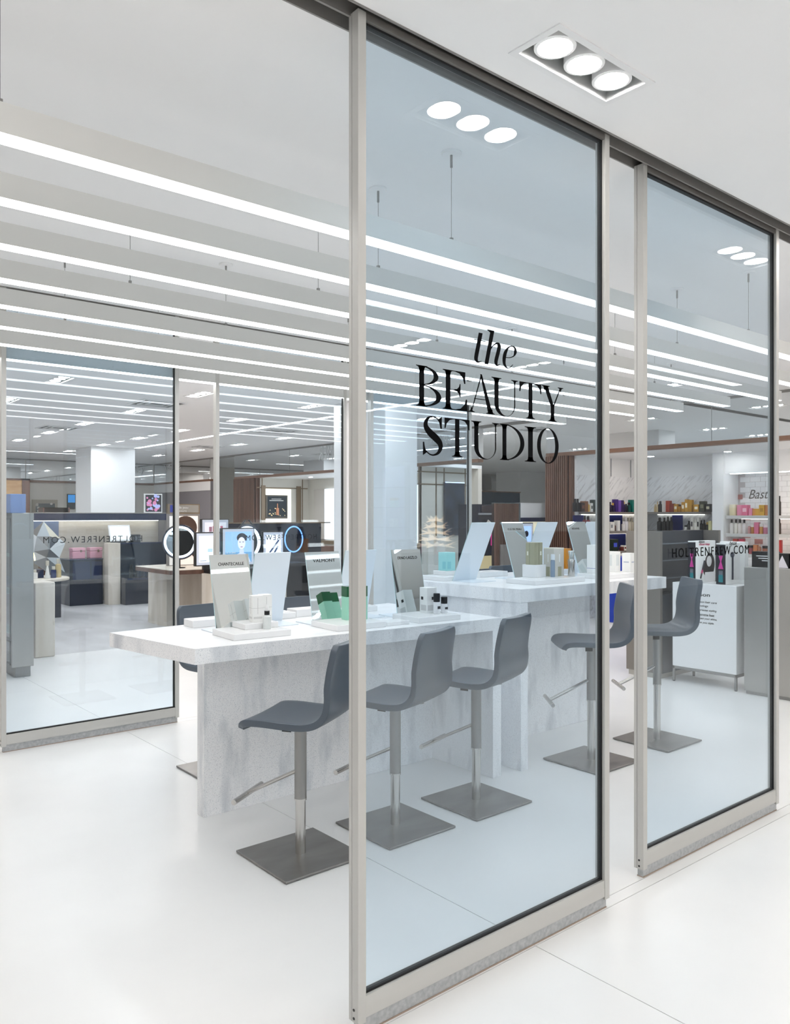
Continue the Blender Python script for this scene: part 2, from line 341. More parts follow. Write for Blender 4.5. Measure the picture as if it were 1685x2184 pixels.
# hanging light blades
BL_Y = [2.41 + .483 * k for k in range(8)]; BL_END = 7.37; BZ0, BZ1 = 2.593, 2.680
def ordinal(n): return ('first', 'second', 'third', 'fourth', 'fifth', 'sixth', 'seventh', 'eighth')[n]
for k, y in enumerate(BL_Y):
    t = wthing('light_blade', ordinal(k) + ' hanging white light blade counted from the lettered glass panel', 'pendant light', (2.9, y, BZ0), 'parallel light blades over the tables')
    MB().box((.40, y - .036, BZ0 + .003), (BL_END, y + .036, BZ1)).build('housing', 'blade_paint', t, smooth=False)
    MB().box((.404, y - .0355, BZ0), (BL_END - .004, y + .0355, BZ0 + .003)).build('diffuser', 'led', t, smooth=False)
    MB().box((.45, y - .024, BZ1), (BL_END - .05, y + .024, BZ1 + .002)).build('added_uplight', 'added_up_led', t, smooth=False)  # glowing strip added on top to lighten the ceiling
    xs = [.6, 2.33, 4.87, 7.2] if k % 2 == 0 or k < 2 else [.7, 1.55, 3.6, 6.14]
    for x in xs:
        MB().lathe([(.0, 0), (.038, 0), (.042, .006), (.042, .011), (0, .011)], (x, y, CEIL - .011), 20).build('ceiling_canopy', 'white_satin', t)
        MB().tube((x, y, CEIL - .062), (x, y, CEIL - .011), .0055, 10).build('cable_grip', 'steel_dull', t)
        MB().tube((x, y, BZ1), (x, y, CEIL - .06), .0014, 6).build('cable', 'steel_dull', t)
        MB().box((x - .006, y - .006, BZ1), (x + .006, y + .006, BZ1 + .022)).build('cable_clamp', 'steel_dull', t)
# ceiling air diffusers and access plates
def diffuser(x, y, lbl):
    t = wthing('ceiling_vent', lbl, 'vent', (x, y, CEIL), 'square air vents in the store ceiling')
    f = MB(); s = .3
    for e0, e1 in ((s, s - .03), (.2, .18), (.12, .10)):
        for p, q in (((-e0, -e0), (e0, -e1)), ((-e0, e1), (e0, e0)), ((-e0, -e1), (-e1, e1)), ((e1, -e1), (e0, e1))): f.box((x + p[0], y + p[1], CEIL - .012), (x + q[0], y + q[1], CEIL - .001))
    f.build('louvre_frame', 'white_satin', t, smooth=False)
    MB().box((x - .27, y - .27, CEIL - .003), (x + .27, y + .27, CEIL - .001)).build('vent_opening', cm('6b6e70', .8), t, smooth=False)
for x, y in ((4.5, 10.28), (4.45, 14.18), (7.6, 12.3), (8.1, 16.0), (10.9, 9.1)): diffuser(x, y, 'square white air vent in the store ceiling')

# ================================================================ sliding glass partitions
def door(n, xa, xb, y, dep, label, zb=.037):
    """stile front face at y, glass in the middle; parts in room coordinates"""
    t = wthing('door_%d' % n, label, 'sliding door', (xa, y, 0)); t['kind'] = 'structure'
    sw, zt = .030, 3.058; yb = y + dep
    for k, (p, q) in enumerate(((xa, xa + sw), (xb - sw, xb))):
        e = .004; ax, bx = (p, q)
        poly = [(ax, y), (bx, y), (bx, yb), (ax, yb), (ax, y + dep * .70), (ax + e, y + dep * .69), (ax + e, y + dep * .665), (ax, y + dep * .655)] if k == 0 else \
               [(ax, y), (bx, y), (bx, y + dep * .45), (bx - e, y + dep * .46), (bx - e, y + dep * .49), (bx, y + dep * .5), (bx, yb), (ax, yb)]
        MB().zprism(poly, zb, zt).build('stile', 'alu', t, .0012)
    MB().prism([(y + .002, zb + .012), (yb - .002, zb + .012), (yb - .002, .113), (y + .003, .113), (y + .003, .082), (y + .002, .080)], lambda p, q: (xa + sw, p, q), lambda p, q: (xb - sw, p, q)).build('bottom_rail', 'alu', t)
    MB().box((xa + sw, y + .003, 3.036), (xb - sw, yb - .003, 3.058)).build('top_rail', 'alu_dark', t)
    gy0, gy1 = y + dep * .38, y + dep * .38 + .010; gm = MB(); gw = .0075
    for a, c in (((xa + sw, 0, .113), (xb - sw, 0, .113 + gw)), ((xa + sw, 0, 3.036 - gw), (xb - sw, 0, 3.036)), ((xb - sw - gw, 0, .113), (xb - sw, 0, 3.036)), ((xa + sw, 0, .113), (xa + sw + .003, 0, 3.036))):
        gm.box((a[0], gy0 - .004, a[2]), (c[0], gy1 + .004, c[2]))
    gm.build('gasket', 'gasket', t)
    MB().box((xa + sw - .004, gy0, .109), (xb - sw + .004, gy1, 3.04)).build('glass_pane', 'glass', t, smooth=False)
    MB().box((xa + .012, y + .010, .004), (xb - .010, yb - .010, zb + .02)).build('brush_seal', 'seal', t)
    MB().box((xa + .012, y + .007, 0), (xb - .010, yb - .007, .004)).build('sealant_bead', 'bead', t)
    for zz in (.075, .05):
        MB().tube((xa - .0015, y + dep * .45, zz), (xa + .002, y + dep * .45, zz), .0042, 12).build('screw', 'black', t)
    return t, gy0, gy1
d1, g1a, g1b = door(1, 1.458, 2.712, 1.905, .046, 'sliding glass panel with large black serif lettering in slim metal frame')
d2, g2a, g2b = door(2, 3.030, 4.290, 1.958, .046, 'narrow view glass panel with black web address facing the aisle')
d3, g3a, g3b = door(3, 1.428, 2.668, 5.700, .046, 'glass panel at the far side before the steel display case')
d4, g4a, g4b = door(4, 3.000, 4.275, 5.752, .046, 'glass panel at the far side behind the low table')
d5, g5a, g5b = door(5, 4.507, 5.795, 5.700, .046, 'glass panel at the far side behind the tall counter')
for n, ya, yb, lbl in ((1, 1.882, 2.010, 'grey twin sliding track above the lettered glass panel'), (2, 5.690, 5.830, 'grey twin sliding track above the far glass panels')):
    ym = (ya + yb) / 2; xa, xb = X0 + .1, 9.6; t = MB()
    for p, q in ((ya, ya + .006), (ym - .004, ym + .004), (yb - .006, yb)): t.box((xa, p, CEIL - .004), (xb, q, CEIL + .07))
    t.box((xa, ya, CEIL + .066), (xb, yb, CEIL + .07))
    struct(t.build('trim_%d' % n, 'track', smooth=False), lbl, 'track')
place_text('web', 'web_lettering', 'black_vinyl', d2, (3.285, g2a, 1.363), (1, 0, 0), (0, 0, 1), .709, .042)
place_text('web', 'web_lettering', 'black_vinyl', d3, (2.391, g3b, 1.366), (-1, 0, 0), (0, 0, 1), .693, .044)
place_text('web', 'web_lettering', 'black_vinyl', d4, (3.973, g4b, 1.352), (-1, 0, 0), (0, 0, 1), .690, .044)

# ---- drawn serif letters (unit = cap height)
def rect(x0, y0, x1, y1): return [(x0, y0), (x1, y0), (x1, y1), (x0, y1)]
TK, HL = .145, .020
def stemp(xc, y0=0., y1=1., w=TK): return rect(xc - w / 2, y0, xc + w / 2, y1)
def serifp(xc, y, up, hs, w=TK):
    s = 1 if up else -1; pts = [(-hs, 0), (hs, 0), (hs, .016), (w / 2 + (hs - w / 2) * .35, .034), (w / 2 + .008, .075), (w / 2, .13), (-w / 2, .13), (-w / 2 - .008, .075), (-w / 2 - (hs - w / 2) * .35, .034), (-hs, .016)]
    return [(xc + px, y + s * py) for px, py in pts]
def band(co, ro, ci, ri, a0, a1, n=40):
    o = [(co[0] + ro[0] * math.cos(t), co[1] + ro[1] * math.sin(t)) for t in [rad(a0 + (a1 - a0) * i / n) for i in range(n + 1)]]
    i_ = [(ci[0] + ri[0] * math.cos(t), ci[1] + ri[1] * math.sin(t)) for t in [rad(a0 + (a1 - a0) * i / n) for i in range(n + 1)]]
    return [[o[k], o[k + 1], i_[k + 1], i_[k]] for k in range(n)]
def catmull(pts, k=8):
    P = [pts[0]] + list(pts) + [pts[-1]]; out = []
    for i in range(1, len(P) - 2):
        for j in range(k):
            t = j / k; out.append(tuple(.5 * ((2 * b) + (-a + c) * t + (2 * a - 5 * b + 4 * c - d) * t * t + (-a + 3 * b - 3 * c + d) * t ** 3) for a, b, c, d in zip(P[i - 1], P[i], P[i + 1], P[i + 2])))
    return out + [tuple(pts[-1])]
def stroke(pts, k=8):
    p = catmull(pts, k); L = []; R = []
    for i, (x, y, wd) in enumerate(p):
        a = p[max(i - 1, 0)]; c = p[min(i + 1, len(p) - 1)]; dx, dy = c[0] - a[0], c[1] - a[1]; l = math.hypot(dx, dy) or 1
        L.append((x - dy / l * wd / 2, y + dx / l * wd / 2)); R.append((x + dy / l * wd / 2, y - dx / l * wd / 2))
    return [[L[i], L[i + 1], R[i + 1], R[i]] for i in range(len(p) - 1)]
def wedge(x, y, dx, dy): return [(x, y), (x, y + dy), (x - dx * .10, y + dy), (x - dx * .22, y + dy * .55), (x - dx * .55, y + dy * .18), (x - dx, y + HL * (1 if dy > 0 else -1) * .9), (x - dx, y)]
def GL(c, W):
    if c == 'B':
        x = .24; return [stemp(x), serifp(x, 0, 1, .17), serifp(x, 1, 0, .17)] + band((x, .765), (W - .09 - x, .235), (x, .765), (W - .09 - x - TK, .235 - HL), -90, 90) + band((x, .265), (W - x, .265), (x, .265), (W - x - TK - .01, .265 - HL), -90, 90)
    if c == 'E':
        x = .24; return [stemp(x), serifp(x, 0, 1, .17), serifp(x, 1, 0, .17), rect(x, 1 - HL, W - .06, 1), rect(x, 0, W, HL), rect(x, .50, W - .24, .50 + HL),
                         wedge(W - .06, 1, .34, -.30), wedge(W, 0, .38, .30), wedge(W - .22, .51, .20, .17), wedge(W - .22, .51, .20, -.17)]
    if c == 'A':
        a = .50 * W; return [[(a - .03, 1.02), (a + .03, 1.02), (W - .05, 0), (W - .05 - TK - .03, 0)], [(a - .015, .98), (a + .02, .96), (.155, 0), (.125, 0)], rect(.24 * W, .35, .74 * W, .35 + HL), serifp(.14, 0, 1, .13, .03), serifp(W - .14, 0, 1, .17)]
    if c == 'U':
        l, r = .24, W - .14; lo, li, ri, ro = l - TK / 2, l + TK / 2, r - .018, r + .018
        return [stemp(l, .3), serifp(l, 1, 0, .18), rect(ri, .3, ro, 1), serifp(r, 1, 0, .13, .036)] + band(((lo + ro) / 2, .31), ((ro - lo) / 2, .33), ((li + ri) / 2, .31), ((ri - li) / 2, .33 - HL), 180, 360)
    if c == 'T':
        x = W / 2; return [stemp(x), serifp(x, 0, 1, .18), rect(.03, 1 - HL, W - .03, 1), wedge(W - .03, 1, .30, -.27), [(2 * x - p, q) for p, q in wedge(W - .03, 1, .30, -.27)]]
    if c == 'Y':
        x = W / 2; return [stemp(x, 0, .45), serifp(x, 0, 1, .18), [(.10, 1), (.10 + TK + .03, 1), (x + TK / 2, .42), (x - TK / 2, .42)], [(W - .15, 1), (W - .11, 1), (x + TK / 2, .44), (x + .02, .44)], serifp(.19, 1, 0, .17), serifp(W - .13, 1, 0, .12, .036)]
    if c == 'S':
        k = W / .72; pts = [(.60, .74, .022), (.57, .86, .025), (.47, .965, .03), (.34, .99, .035), (.20, .95, .065), (.115, .83, .11), (.13, .70, .15), (.26, .57, .185), (.44, .45, .195), (.575, .33, .165), (.60, .20, .125), (.52, .07, .075), (.37, .008, .04), (.23, .03, .03), (.10, .13, .026), (.055, .27, .022)]
        return stroke([(x * k, y, wd) for x, y, wd in pts], 6) + [[(.645 * k, 1.01), (.645 * k, .70), (.60 * k, .70), (.56 * k, .86), (.52 * k, .93)], [(.02 * k, -.01), (.02 * k, .33), (.06 * k, .33), (.085 * k, .17), (.15 * k, .07)]]
    if c == 'D':
        x = .24; return [stemp(x), serifp(x, 0, 1, .17), serifp(x, 1, 0, .17)] + band((x, .5), (W - x, .5), (x, .5), (W - x - TK - .015, .5 - HL), -90, 90)
    if c == 'I': return [stemp(W / 2), serifp(W / 2, 0, 1, .18), serifp(W / 2, 1, 0, .18)]
    if c == 'O': return band((W / 2, .5), (W / 2, .52), (W / 2, .5), (W / 2 - TK - .01, .52 - HL), 0, 360, 64)
    sh = lambda P: [[(x + y * .2, y) for x, y in q] for q in P]
    if c == 't': return sh(stroke([(.16, .86, .115), (.16, .5, .115), (.16, .2, .115), (.175, .09, .10), (.24, .02, .05), (.34, .06, .02)], 6) + [rect(.0, .635, .36, .66)])
    if c == 'h': return sh([rect(.06, 0, .18, 1), [(-.05, 1), (.18, 1), (.18, .985), (.06, .93), (-.05, .985)]] + stroke([(.14, .36, .02), (.22, .56, .03), (.34, .655, .06), (.42, .60, .11), (.43, .45, .115), (.41, .2, .115), (.42, .09, .10), (.47, .02, .05), (.55, .06, .02)], 6))
    if c == 'e': return sh(stroke([(.10, .30, .018), (.26, .31, .025), (.40, .38, .04), (.44, .50, .10), (.40, .62, .06), (.28, .66, .03), (.16, .60, .05), (.085, .45, .11), (.07, .28, .12), (.11, .10, .09), (.22, .0, .04), (.33, .02, .025), (.42, .12, .018)], 6))
def letters(word, spans, z0, hgt, yplane):
    b = MB()
    for c, (ua, ub) in zip(word, spans):
        xa, xb = XatY(ua, yplane), XatY(ub, yplane); W = (xb - xa) / hgt
        P = GL(c, W); xs = [p[0] for q in P for p in q]; k = (xb - xa) / ((max(xs) - min(xs)) * hgt); m0 = min(xs)
        for q in P:
            b.prism(q, lambda x, y: (xa + (x - m0) * hgt * k, yplane - .0012, z0 + y * hgt), lambda x, y: (xa + (x - m0) * hgt * k, yplane - .0004, z0 + y * hgt))
    return b.build('lettering', 'black_vinyl', d1, smooth=False)
letters('BEAUTY', [(887, 940.7), (944, 995.8), (997.6, 1055), (1048, 1104.7), (1107.6, 1154), (1155, 1201)], 1.902, .130, g1a)
letters('STUDIO', [(901.7, 943.9), (948, 1001), (1004.8, 1064), (1066, 1118), (1119, 1143), (1145.3, 1191)], 1.747, .126, g1a)
letters('the', [(1010.6, 1036), (1033, 1068), (1071.5, 1101.8)], 2.072, .120, g1a)
reflection_text('prairie', 917, 967, 949, .24); reflection_text('lamer', 680, 735, 980, .30); reflection_text('sis', 350, 385, 1006, .26)

# ================================================================ tables
def stone_table(name, label, loc, slab, zt, th, panels):
    t = wthing(name, label, 'table', loc)
    s = MB().zprism(slab, zt - th, zt - .0015).build('slab', 'marble', t, .002)
    MB().zprism(slab, zt - .0015, zt).build('top_surface', 'marble_top', s, smooth=False)
    for nm, a, c in panels: MB().box(a, c).build(nm, 'marble', t, .002)
    return t
ZL, ZT = .945, 1.105
stone_table('low_table', 'low white stone table with slab top and waterfall end', (2.6, 3.8, 0), [(1.668, 3.400), (3.587, 3.279), (3.587, 4.34), (1.564, 4.168)], ZL, .073,
            [('support_panel', (1.918, 3.808, 0), (3.515, 3.884, ZL - .073)), ('end_panel', (3.515, 3.283, 0), (3.587, 4.33, ZL - .073))])
stone_table('tall_counter', 'tall white stone counter with slab top and waterfall end', (4.5, 3.8, 0), [(3.740, 3.262), (5.345, 3.262), (5.345, 4.34), (3.690, 4.30)], ZT, .082,
            [('support_panel', (3.806, 3.760, 0), (5.10, 3.836, ZT - .082)), ('end_panel', (3.742, 3.264, 0), (3.806, 4.29, ZT - .082))])

# ================================================================ bar stools
def seat_mesh():
    prof = catmull([(.222, -.046, .178), (.212, -.022, .190), (.180, -.004, .199), (.10, 0, .203), (.0, -.004, .203), (-.09, -.004, .202), (-.150, .010, .199), (-.186, .046, .196), (-.200, .10, .192), (-.203, .16, .188), (-.212, .23, .184), (-.224, .29, .180), (-.230, .325, .172), (-.233, .345, .152)], 4)
    n = len(prof); m = 13; vs = []; fs = []
    for y, z, hw in prof:
        for j in range(m):
            s = -1 + 2 * j / (m - 1); back = max(0, min(1, (z - .04) / .12)); cv = .010 * s * s
            vs.append((s * hw, y + cv * back, z + cv * .6 * (1 - back)))
    for i in range(n - 1):
        for j in range(m - 1): fs.append((i * m + j, i * m + j + 1, (i + 1) * m + j + 1, (i + 1) * m + j))
    me = bpy.data.meshes.new('seat_shell'); me.from_pydata(vs, [], fs); me.update(); return me
def make_stool():
    t = thing('bar_stool', 'x', 'stool', (0, 0, 0), 0, 'grey leather bar stools at the stone tables')
    base = MB().box((-.213, -.213, .003), (.213, .213, .013)).build('base_plate', 'steel_base', t, .002)
    MB().box((-.205, -.205, 0), (.205, .205, .003)).build('base_pad', 'black', base)
    MB().tube((0, 0, .013), (0, 0, .40), .0235, 24).build('inner_post', 'steel_bright', t)
    MB().lathe([(.0275, .262), (.0275, .270), (0.0275, .60), (.0275, .612)], (0, 0, 0), 28).build('outer_sleeve', 'steel_dull', t)
    MB().lathe([(.0285, .256), (.0285, .264)], (0, 0, 0), 28).build('sleeve_ring', 'steel_bright', t)
    ft = MB(); ft.tube((.010, .02, .385), (.010, .262, .262), .0085, 10); ft.tube((-.010, .02, .385), (-.010, .262, .262), .0085, 10)
    arm = ft.build('footrest_arm', 'steel_bright', t)
    MB().tube((-.135, .268, .257), (.135, .268, .257), .0125, 14).build('foot_bar', 'steel_bright', t)
    MB().box((-.075, -.075, .606), (.075, .075, .616)).build('seat_plate', 'steel_dull', t, .002)
    lv = MB(); lv.path([(.03, -.03, .60), (.075, -.06, .598), (.13, -.09, .596)], .0045, 8); lv.build('height_lever', 'steel_dull', t)
    MB().box((-.081, .010, .582), (-.078, .055, .606)).build('fabric_tag', 'tag_black', t)
    me = seat_mesh(); me.materials.append(M('leather'))
    me.polygons.foreach_set('use_smooth', [True] * len(me.polygons))
    o = bpy.data.objects.new('seat_shell', me); COL.objects.link(o); o.parent = t; o.location = (0, 0, .650)
    sd = o.modifiers.new('solid', 'SOLIDIFY'); sd.thickness = .030; sd.offset = 1; bv = o.modifiers.new('bevel', 'BEVEL'); bv.width = .011; bv.segments = 3; bv.limit_method = 'ANGLE'; bv.angle_limit = rad(50)
    sm = MB(); sm.path([(-.197, -.150, .6615), (-.1, -.152, .6590), (0, -.152, .6585), (.1, -.152, .6590), (.197, -.150, .6615)], .0022, 6); sm.build('seam', 'leather_seam', t)
    return t
stool = make_stool()
UP = ('outer_sleeve', 'sleeve_ring', 'footrest_arm', 'foot_bar', 'seat_plate', 'height_lever', 'fabric_tag', 'seat_shell', 'seam')
SP = [(2.045, 3.105, 122, 0, 'grey leather bar stool nearest the cantilevered end of the low table'), (2.600, 3.092, 110, .005, 'grey leather bar stool at the middle of the low table facing its long panel'),
      (3.165, 3.080, 108, .030, 'grey leather bar stool beside the waterfall end of the low table'), (4.245, 3.120, 140, .125, 'raised grey bar stool turned sideways at the tall counter'),
      (4.980, 3.110, 140, .128, 'raised grey bar stool before the white lettered display cabinet'), (2.385, 4.470, -84, 0, 'grey bar stool behind the low table by the far glass panel'),
      (3.080, 4.480, -95, 0, 'grey bar stool behind the low table between its mirrors'), (4.880, 4.520, -90, .11, 'grey bar stool behind the tall counter, back edge showing beside the mirror'), (5.470, 4.75, -90, .11, 'grey bar stool behind the tall counter before the wood slat screen')]
for k, (x, y, fa, dz, lb) in enumerate(SP):
    t = stool if k == 0 else copy_tree(stool)
    t.location = (x, y, 0); t['label'] = lb
    for ch in t.children:                                            # base plates stay square to the room, seats turn
        nm = ch.name.split('.')[0]; turn = rad(fa - 90)
        if nm in UP:
            ch.rotation_euler = (0, 0, turn)
            ch.location = (0, 0, (.650 if nm == 'seat_shell' else 0) + dz)

# ================================================================ mirrors on the tables
def mirror_stand(label, x, yb, yt, zt, hgt, front, key=None, rz=0, wd=.222):
    """front=-1: glass looks to the aisle side, foot runs under it to the back; front=+1 the reverse"""
    t = wthing('table_mirror', label, 'mirror', (x, yb, zt), 'tilted mirrors on the stone tables')
    d = (Vector((0, yt - yb, hgt))).normalized(); n = Vector((0, front * d.z, -front * d.y)); L = Vector((0, yt - yb, hgt)).length
    R = Matrix.Rotation(rz, 3, 'Z'); piv = Vector((x, yb, zt))
    def slab(name, m, s0, s1, u0=0, u1=1, ex=0, parent=t):
        p0 = Vector((x - ex, yb, zt + .002)) + d * (L * u0); p1 = Vector((x - ex, yb, zt + .002)) + d * (L * u1); W = Vector((wd + 2 * ex, 0, 0))
        vs = [p0 + n * s0, p0 + W + n * s0, p1 + W + n * s0, p1 + n * s0, p0 + n * s1, p0 + W + n * s1, p1 + W + n * s1, p1 + n * s1]
        return MB().add([R @ (v - piv) + piv for v in vs], [(0, 1, 2, 3), (4, 5, 6, 7), (0, 1, 5, 4), (1, 2, 6, 5), (2, 3, 7, 6), (3, 0, 4, 7)]).build(name, m, parent, smooth=False)
    slab('back_sheet', 'acrylic_frost', -.004, 0); mi = slab('mirror_glass', 'mirror', 0.0003, .003, 0, 1)
    slab('glass_edge', 'acrylic_edge', .0002, .0028, 0, 1, .0012)
    f = MB().box((x, yb, zt), (x + wd, yb - front * .195, zt + .005), R, piv); f.build('foot', 'acrylic_frost', t, .001)
    if key:
        o = Vector((x + wd * .20, yb, zt)) + d * (L * .86) + n * .0034
        place_text(key, 'lettering', 'black_vinyl', mi, R @ (o - piv) + piv, R @ Vector((1, 0, 0)), R @ d, wd * (.66 if key not in ('rev',) else .40) if len(TXT[key][0].vertices) else .1, .017, lift=.0004)
    return t
rl = rad(-3.5)
mirror_stand('tilted lettered mirror behind the white cartons and dropper bottle', 1.962, 3.755, 3.850, ZL, .400, -1, 'chant', rl)
mirror_stand('tilted lettered mirror behind the mint and green cartons', 2.526, 3.709, 3.800, ZL, .400, -1, 'valm', rl)
mirror_stand('tilted lettered mirror behind the black capped bottles', 3.095, 3.659, 3.730, ZL, .400, -1, 'erno', rl)
mirror_stand('table mirror seen from its pale back beside the mirror with the white cartons', 2.275, 4.000, 3.895, ZL, .400, 1, None, rl)
mirror_stand('table mirror seen from its pale back beside the mirror with the black capped bottles', 2.860, 3.955, 3.850, ZL, .400, 1, None, rl)
mirror_stand('table mirror seen from its pale back at the corner of the tall counter', 3.855, 3.975, 3.790, ZT, .400, 1)
mirror_stand('tilted lettered mirror behind the olive gold carton on the tall counter', 4.285, 3.790, 3.920, ZT, .400, -1, 'cle')
mirror_stand('table mirror seen from its pale back beside the mirror with the olive gold carton', 4.540, 3.975, 3.800, ZT, .400, 1)
mirror_stand('tilted lettered mirror beside the orange carton on the tall counter', 4.865, 3.670, 3.800, ZT, .400, -1, 'rev')
mirror_stand('table mirror seen from its pale back at the free end of the tall counter', 5.115, 3.975, 3.800, ZT, .400, 1)

# ================================================================ trays and products on the tables
def rbox(name, label, cat, m, cx, cy, z, sx, sy, sz, rz=0, group=None, bev=.0015, parent=None):
    o = MB().box((-sx / 2, -sy / 2, 0), (sx / 2, sy / 2, sz)).build(name, m, parent, bev, (cx, cy, z)); o.rotation_euler = (0, 0, rz)
    if parent is None: tag(o, label, cat, group)
    return o
def tray(label, cx, cy, z, sx, sy, h=.032, rz=rl, g='white display trays on the stone tables'): return rbox('display_tray', label, 'tray', 'white_gloss', cx, cy, z, sx, sy, h, rz, g, .003)
tray('wide white tray at the mirror with the white cartons', 2.085, 3.615, ZL, .315, .255); tray('small white tray stacked under the two white cartons', 2.135, 3.665, ZL + .032, .19, .15, .030)
tray('white tray under the mint and green cartons', 2.655, 3.555, ZL, .315, .27)
tray('low white block at the edge of the low table between two mirrors', 2.905, 3.47, ZL, .15, .10, .022)
tray('white tray under the black capped bottles', 3.195, 3.515, ZL, .31, .255)
tray('white tray behind the mirror of the white cartons by the far stool', 2.10, 4.10, ZL, .25, .13, .04); tray('white tray behind the pale mirror back by the far stool', 2.52, 4.13, ZL, .24, .14, .035); tray('white block behind the mirror of the mint cartons', 2.76, 4.13, ZL, .2, .12, .045)
tray('white tray at the far edge of the low table', 3.12, 4.10, ZL, .24, .14, .035)
tray('wide white tray under the olive gold and pearl cartons', 4.285, 3.515, ZT, .52, .25, .032, 0); tray('white tray with the aqua box on the tall counter', 3.92, 4.12, ZT, .24, .24, .03, 0)
tray('white riser on the aqua box tray', 3.97, 4.16, ZT + .03, .13, .13, .03, 0); tray('white tray behind the mirror of the olive gold carton', 4.38, 4.16, ZT, .3, .16, .036, 0)
tray('wide white tray under the white cartons of the tall counter', 5.00, 3.51, ZT, .46, .24, .032, 0); tray('white tray under the orange box', 5.015, 3.955, ZT, .16, .12, .04, 0)
rbox('display_cube', 'white cube riser carrying the olive gold carton', 'riser', 'white_gloss', 4.262, 3.60, ZT + .032, .115, .115, .085, rad(6), None, .003)
def carton(label, m, cx, cy, z, sx, sy, sz, rz=0, lines=None, lid=None, group=None):
    t = thing('product_carton', label, 'box', (cx, cy, z), rz, group)
    zl = sz * (1 - (lid[1] if lid else 0))
    MB().box((-sx / 2, -sy / 2, 0), (sx / 2, sy / 2, zl)).build('carton_body', m, t, .0012)
    if lid: MB().box((-sx / 2 - .0004, -sy / 2 - .0004, zl), (sx / 2 + .0004, sy / 2 + .0004, sz)).build('carton_lid', lid[0], t, .0012)
    for (a, c, e, f, lm) in (lines or []):                           # print on the front (-y) and side (-x)
        MB().box((-sx / 2 + a * sx, -sy / 2 - .0006, c * sz), (-sx / 2 + e * sx, -sy / 2, f * sz)).build('print', lm, t, smooth=False)
        MB().box((-sx / 2 - .0006, -sy / 2 + a * sy, c * sz), (-sx / 2, -sy / 2 + e * sy, f * sz)).build('print', lm, t, smooth=False)
    return t
GP = cm('bdbdbb', .6)
pr = [(.47, .3, .50, .92, GP), (0.0, .52, 1, .528, GP), (.1, .12, .9, .2, cm('d8d8d6', .6))]
zt2 = ZL + .062
carton('white carton with fine grey print, left one of the pair by the dropper bottle', 'paper', 2.135, 3.655, zt2, .058, .058, .135, rad(-12), pr, None, 'white cartons by the dropper bottle')
carton('white carton with fine grey print, right one of the pair by the dropper bottle', 'paper', 2.195, 3.672, zt2, .058, .058, .135, rad(-8), pr, None, 'white cartons by the dropper bottle')
def bottle(name, label, cat, x, y, z, parts, rz=0, group=None):
    t = thing(name, label, cat, (x, y, z), rz, group)
    for nm, m, prof in parts: MB().lathe(prof, (0, 0, 0), 20).build(nm, m, t)
    return t
bottle('dropper_bottle', 'small clear dropper bottle with black ribbed collar at the mirror with the white cartons', 'bottle', 2.145, 3.565, ZL + .032, [('bottle_body', cm('dfe3e2', .15), [(.019, 0), (.021, .004), (.021, .062), (.012, .07), (.012, .072)]), ('collar', 'black', [(.0135, .072), (.0135, .092)]), ('rubber_bulb', 'white_gloss', [(.009, .092), (.0095, .108), (.006, .122), (.002, .126)])])
vg = []
for k, (x, y, r) in enumerate(((2.690, 3.600, -6), (2.750, 3.575, -6))):
    carton(('tall mint carton with dark green top, further from the white tray edge', 'tall mint carton with dark green top and gold print beside its twin')[k], cm('9fdcc4', .3), x, y, ZL + .032, .060, .060, .185, rad(r), vg, (cm('155a33', .15), .31), 'mint and green cartons'); vt = [o for o in COL.objects if o.name.startswith('product_carton')][-1]
    place_text('valm', 'lettering', cm('b08f45', .4), vt, (-.008, -.030, .112), (0, 0, -1), (1, 0, 0), .085, .013)
carton('white square carton with black print on the low table', 'paper', 3.245, 3.555, ZL + .032, .072, .072, .150, rad(-6), [(.5, .52, .8, .64, 'black'), (.08, .1, .8, .32, cm('cfcfd0', .6))])
BK = [('bottle_body', cm('ececee', .2), [(.018, 0), (.020, .003), (.020, .068), (.019, .070)]), ('cap', 'black', [(.0185, .070), (.0195, .073), (.0195, .117), (.0185, .120)])]
for k, (x, y, s) in enumerate(((3.240, 3.475, 1.0), (3.300, 3.475, .8))):
    t = bottle('serum_bottle', ('taller white bottle with black cap on the low table', 'shorter white bottle with black cap on the low table')[k], 'bottle', x, y, ZL + .032, BK, 0, 'black capped white bottles'); t.scale = (1, 1, s)
    MB().box((-.011, -.0207, .030), (.011, -.0195, .046)).build('label_print', cm('2a2b2f', .5), t, smooth=False)
OL = cm('a9a78f', .25)
carton('olive gold carton on the white cube of the tall counter', OL, 4.262, 3.60, ZT + .117, .098, .070, .150, rad(6), [(.55, 0, .58, 1, cm('6f6e5c', .4)), (.70, .42, .86, .60, cm('e6e3d2', .4))])
carton('pearl glass carton with white emblem beside the silver flask', cm('d9d6cf', .2), 4.440, 3.575, ZT + .032, .120, .085, .195, rad(4), [(.4, 0, .75, .34, OL), (.52, .5, .60, .78, 'paper')], (cm('e9e6da', .3), .04))
bottle('glass_vial', 'slim clear vial with silver print on the tall counter tray', 'bottle', 4.355, 3.515, ZT + .032, [('bottle_body', cm('8ea0b5', .1), [(.014, 0), (.015, .004), (.015, .11), (.010, .116)]), ('cap', 'acrylic_frost', [(.014, .116), (.014, .150), (.012, .155)])])
bottle('silver_flask', 'polished silver flask with flared cap on the tall counter tray', 'bottle', 4.505, 3.475, ZT + .032, [('bottle_body', 'steel_bright', [(.022, 0), (.024, .004), (.021, .06), (.025, .110), (.022, .116)]), ('cap', 'mirror', [(.017, .116), (.016, .135), (.022, .172), (.020, .176)])])
carton('orange carton on the tall counter', cm('d98f2a', .35), 5.050, 3.955, ZT + .04, .075, .06, .155, rad(10), [(.25, .1, .75, .25, cm('b8741d', .4))])
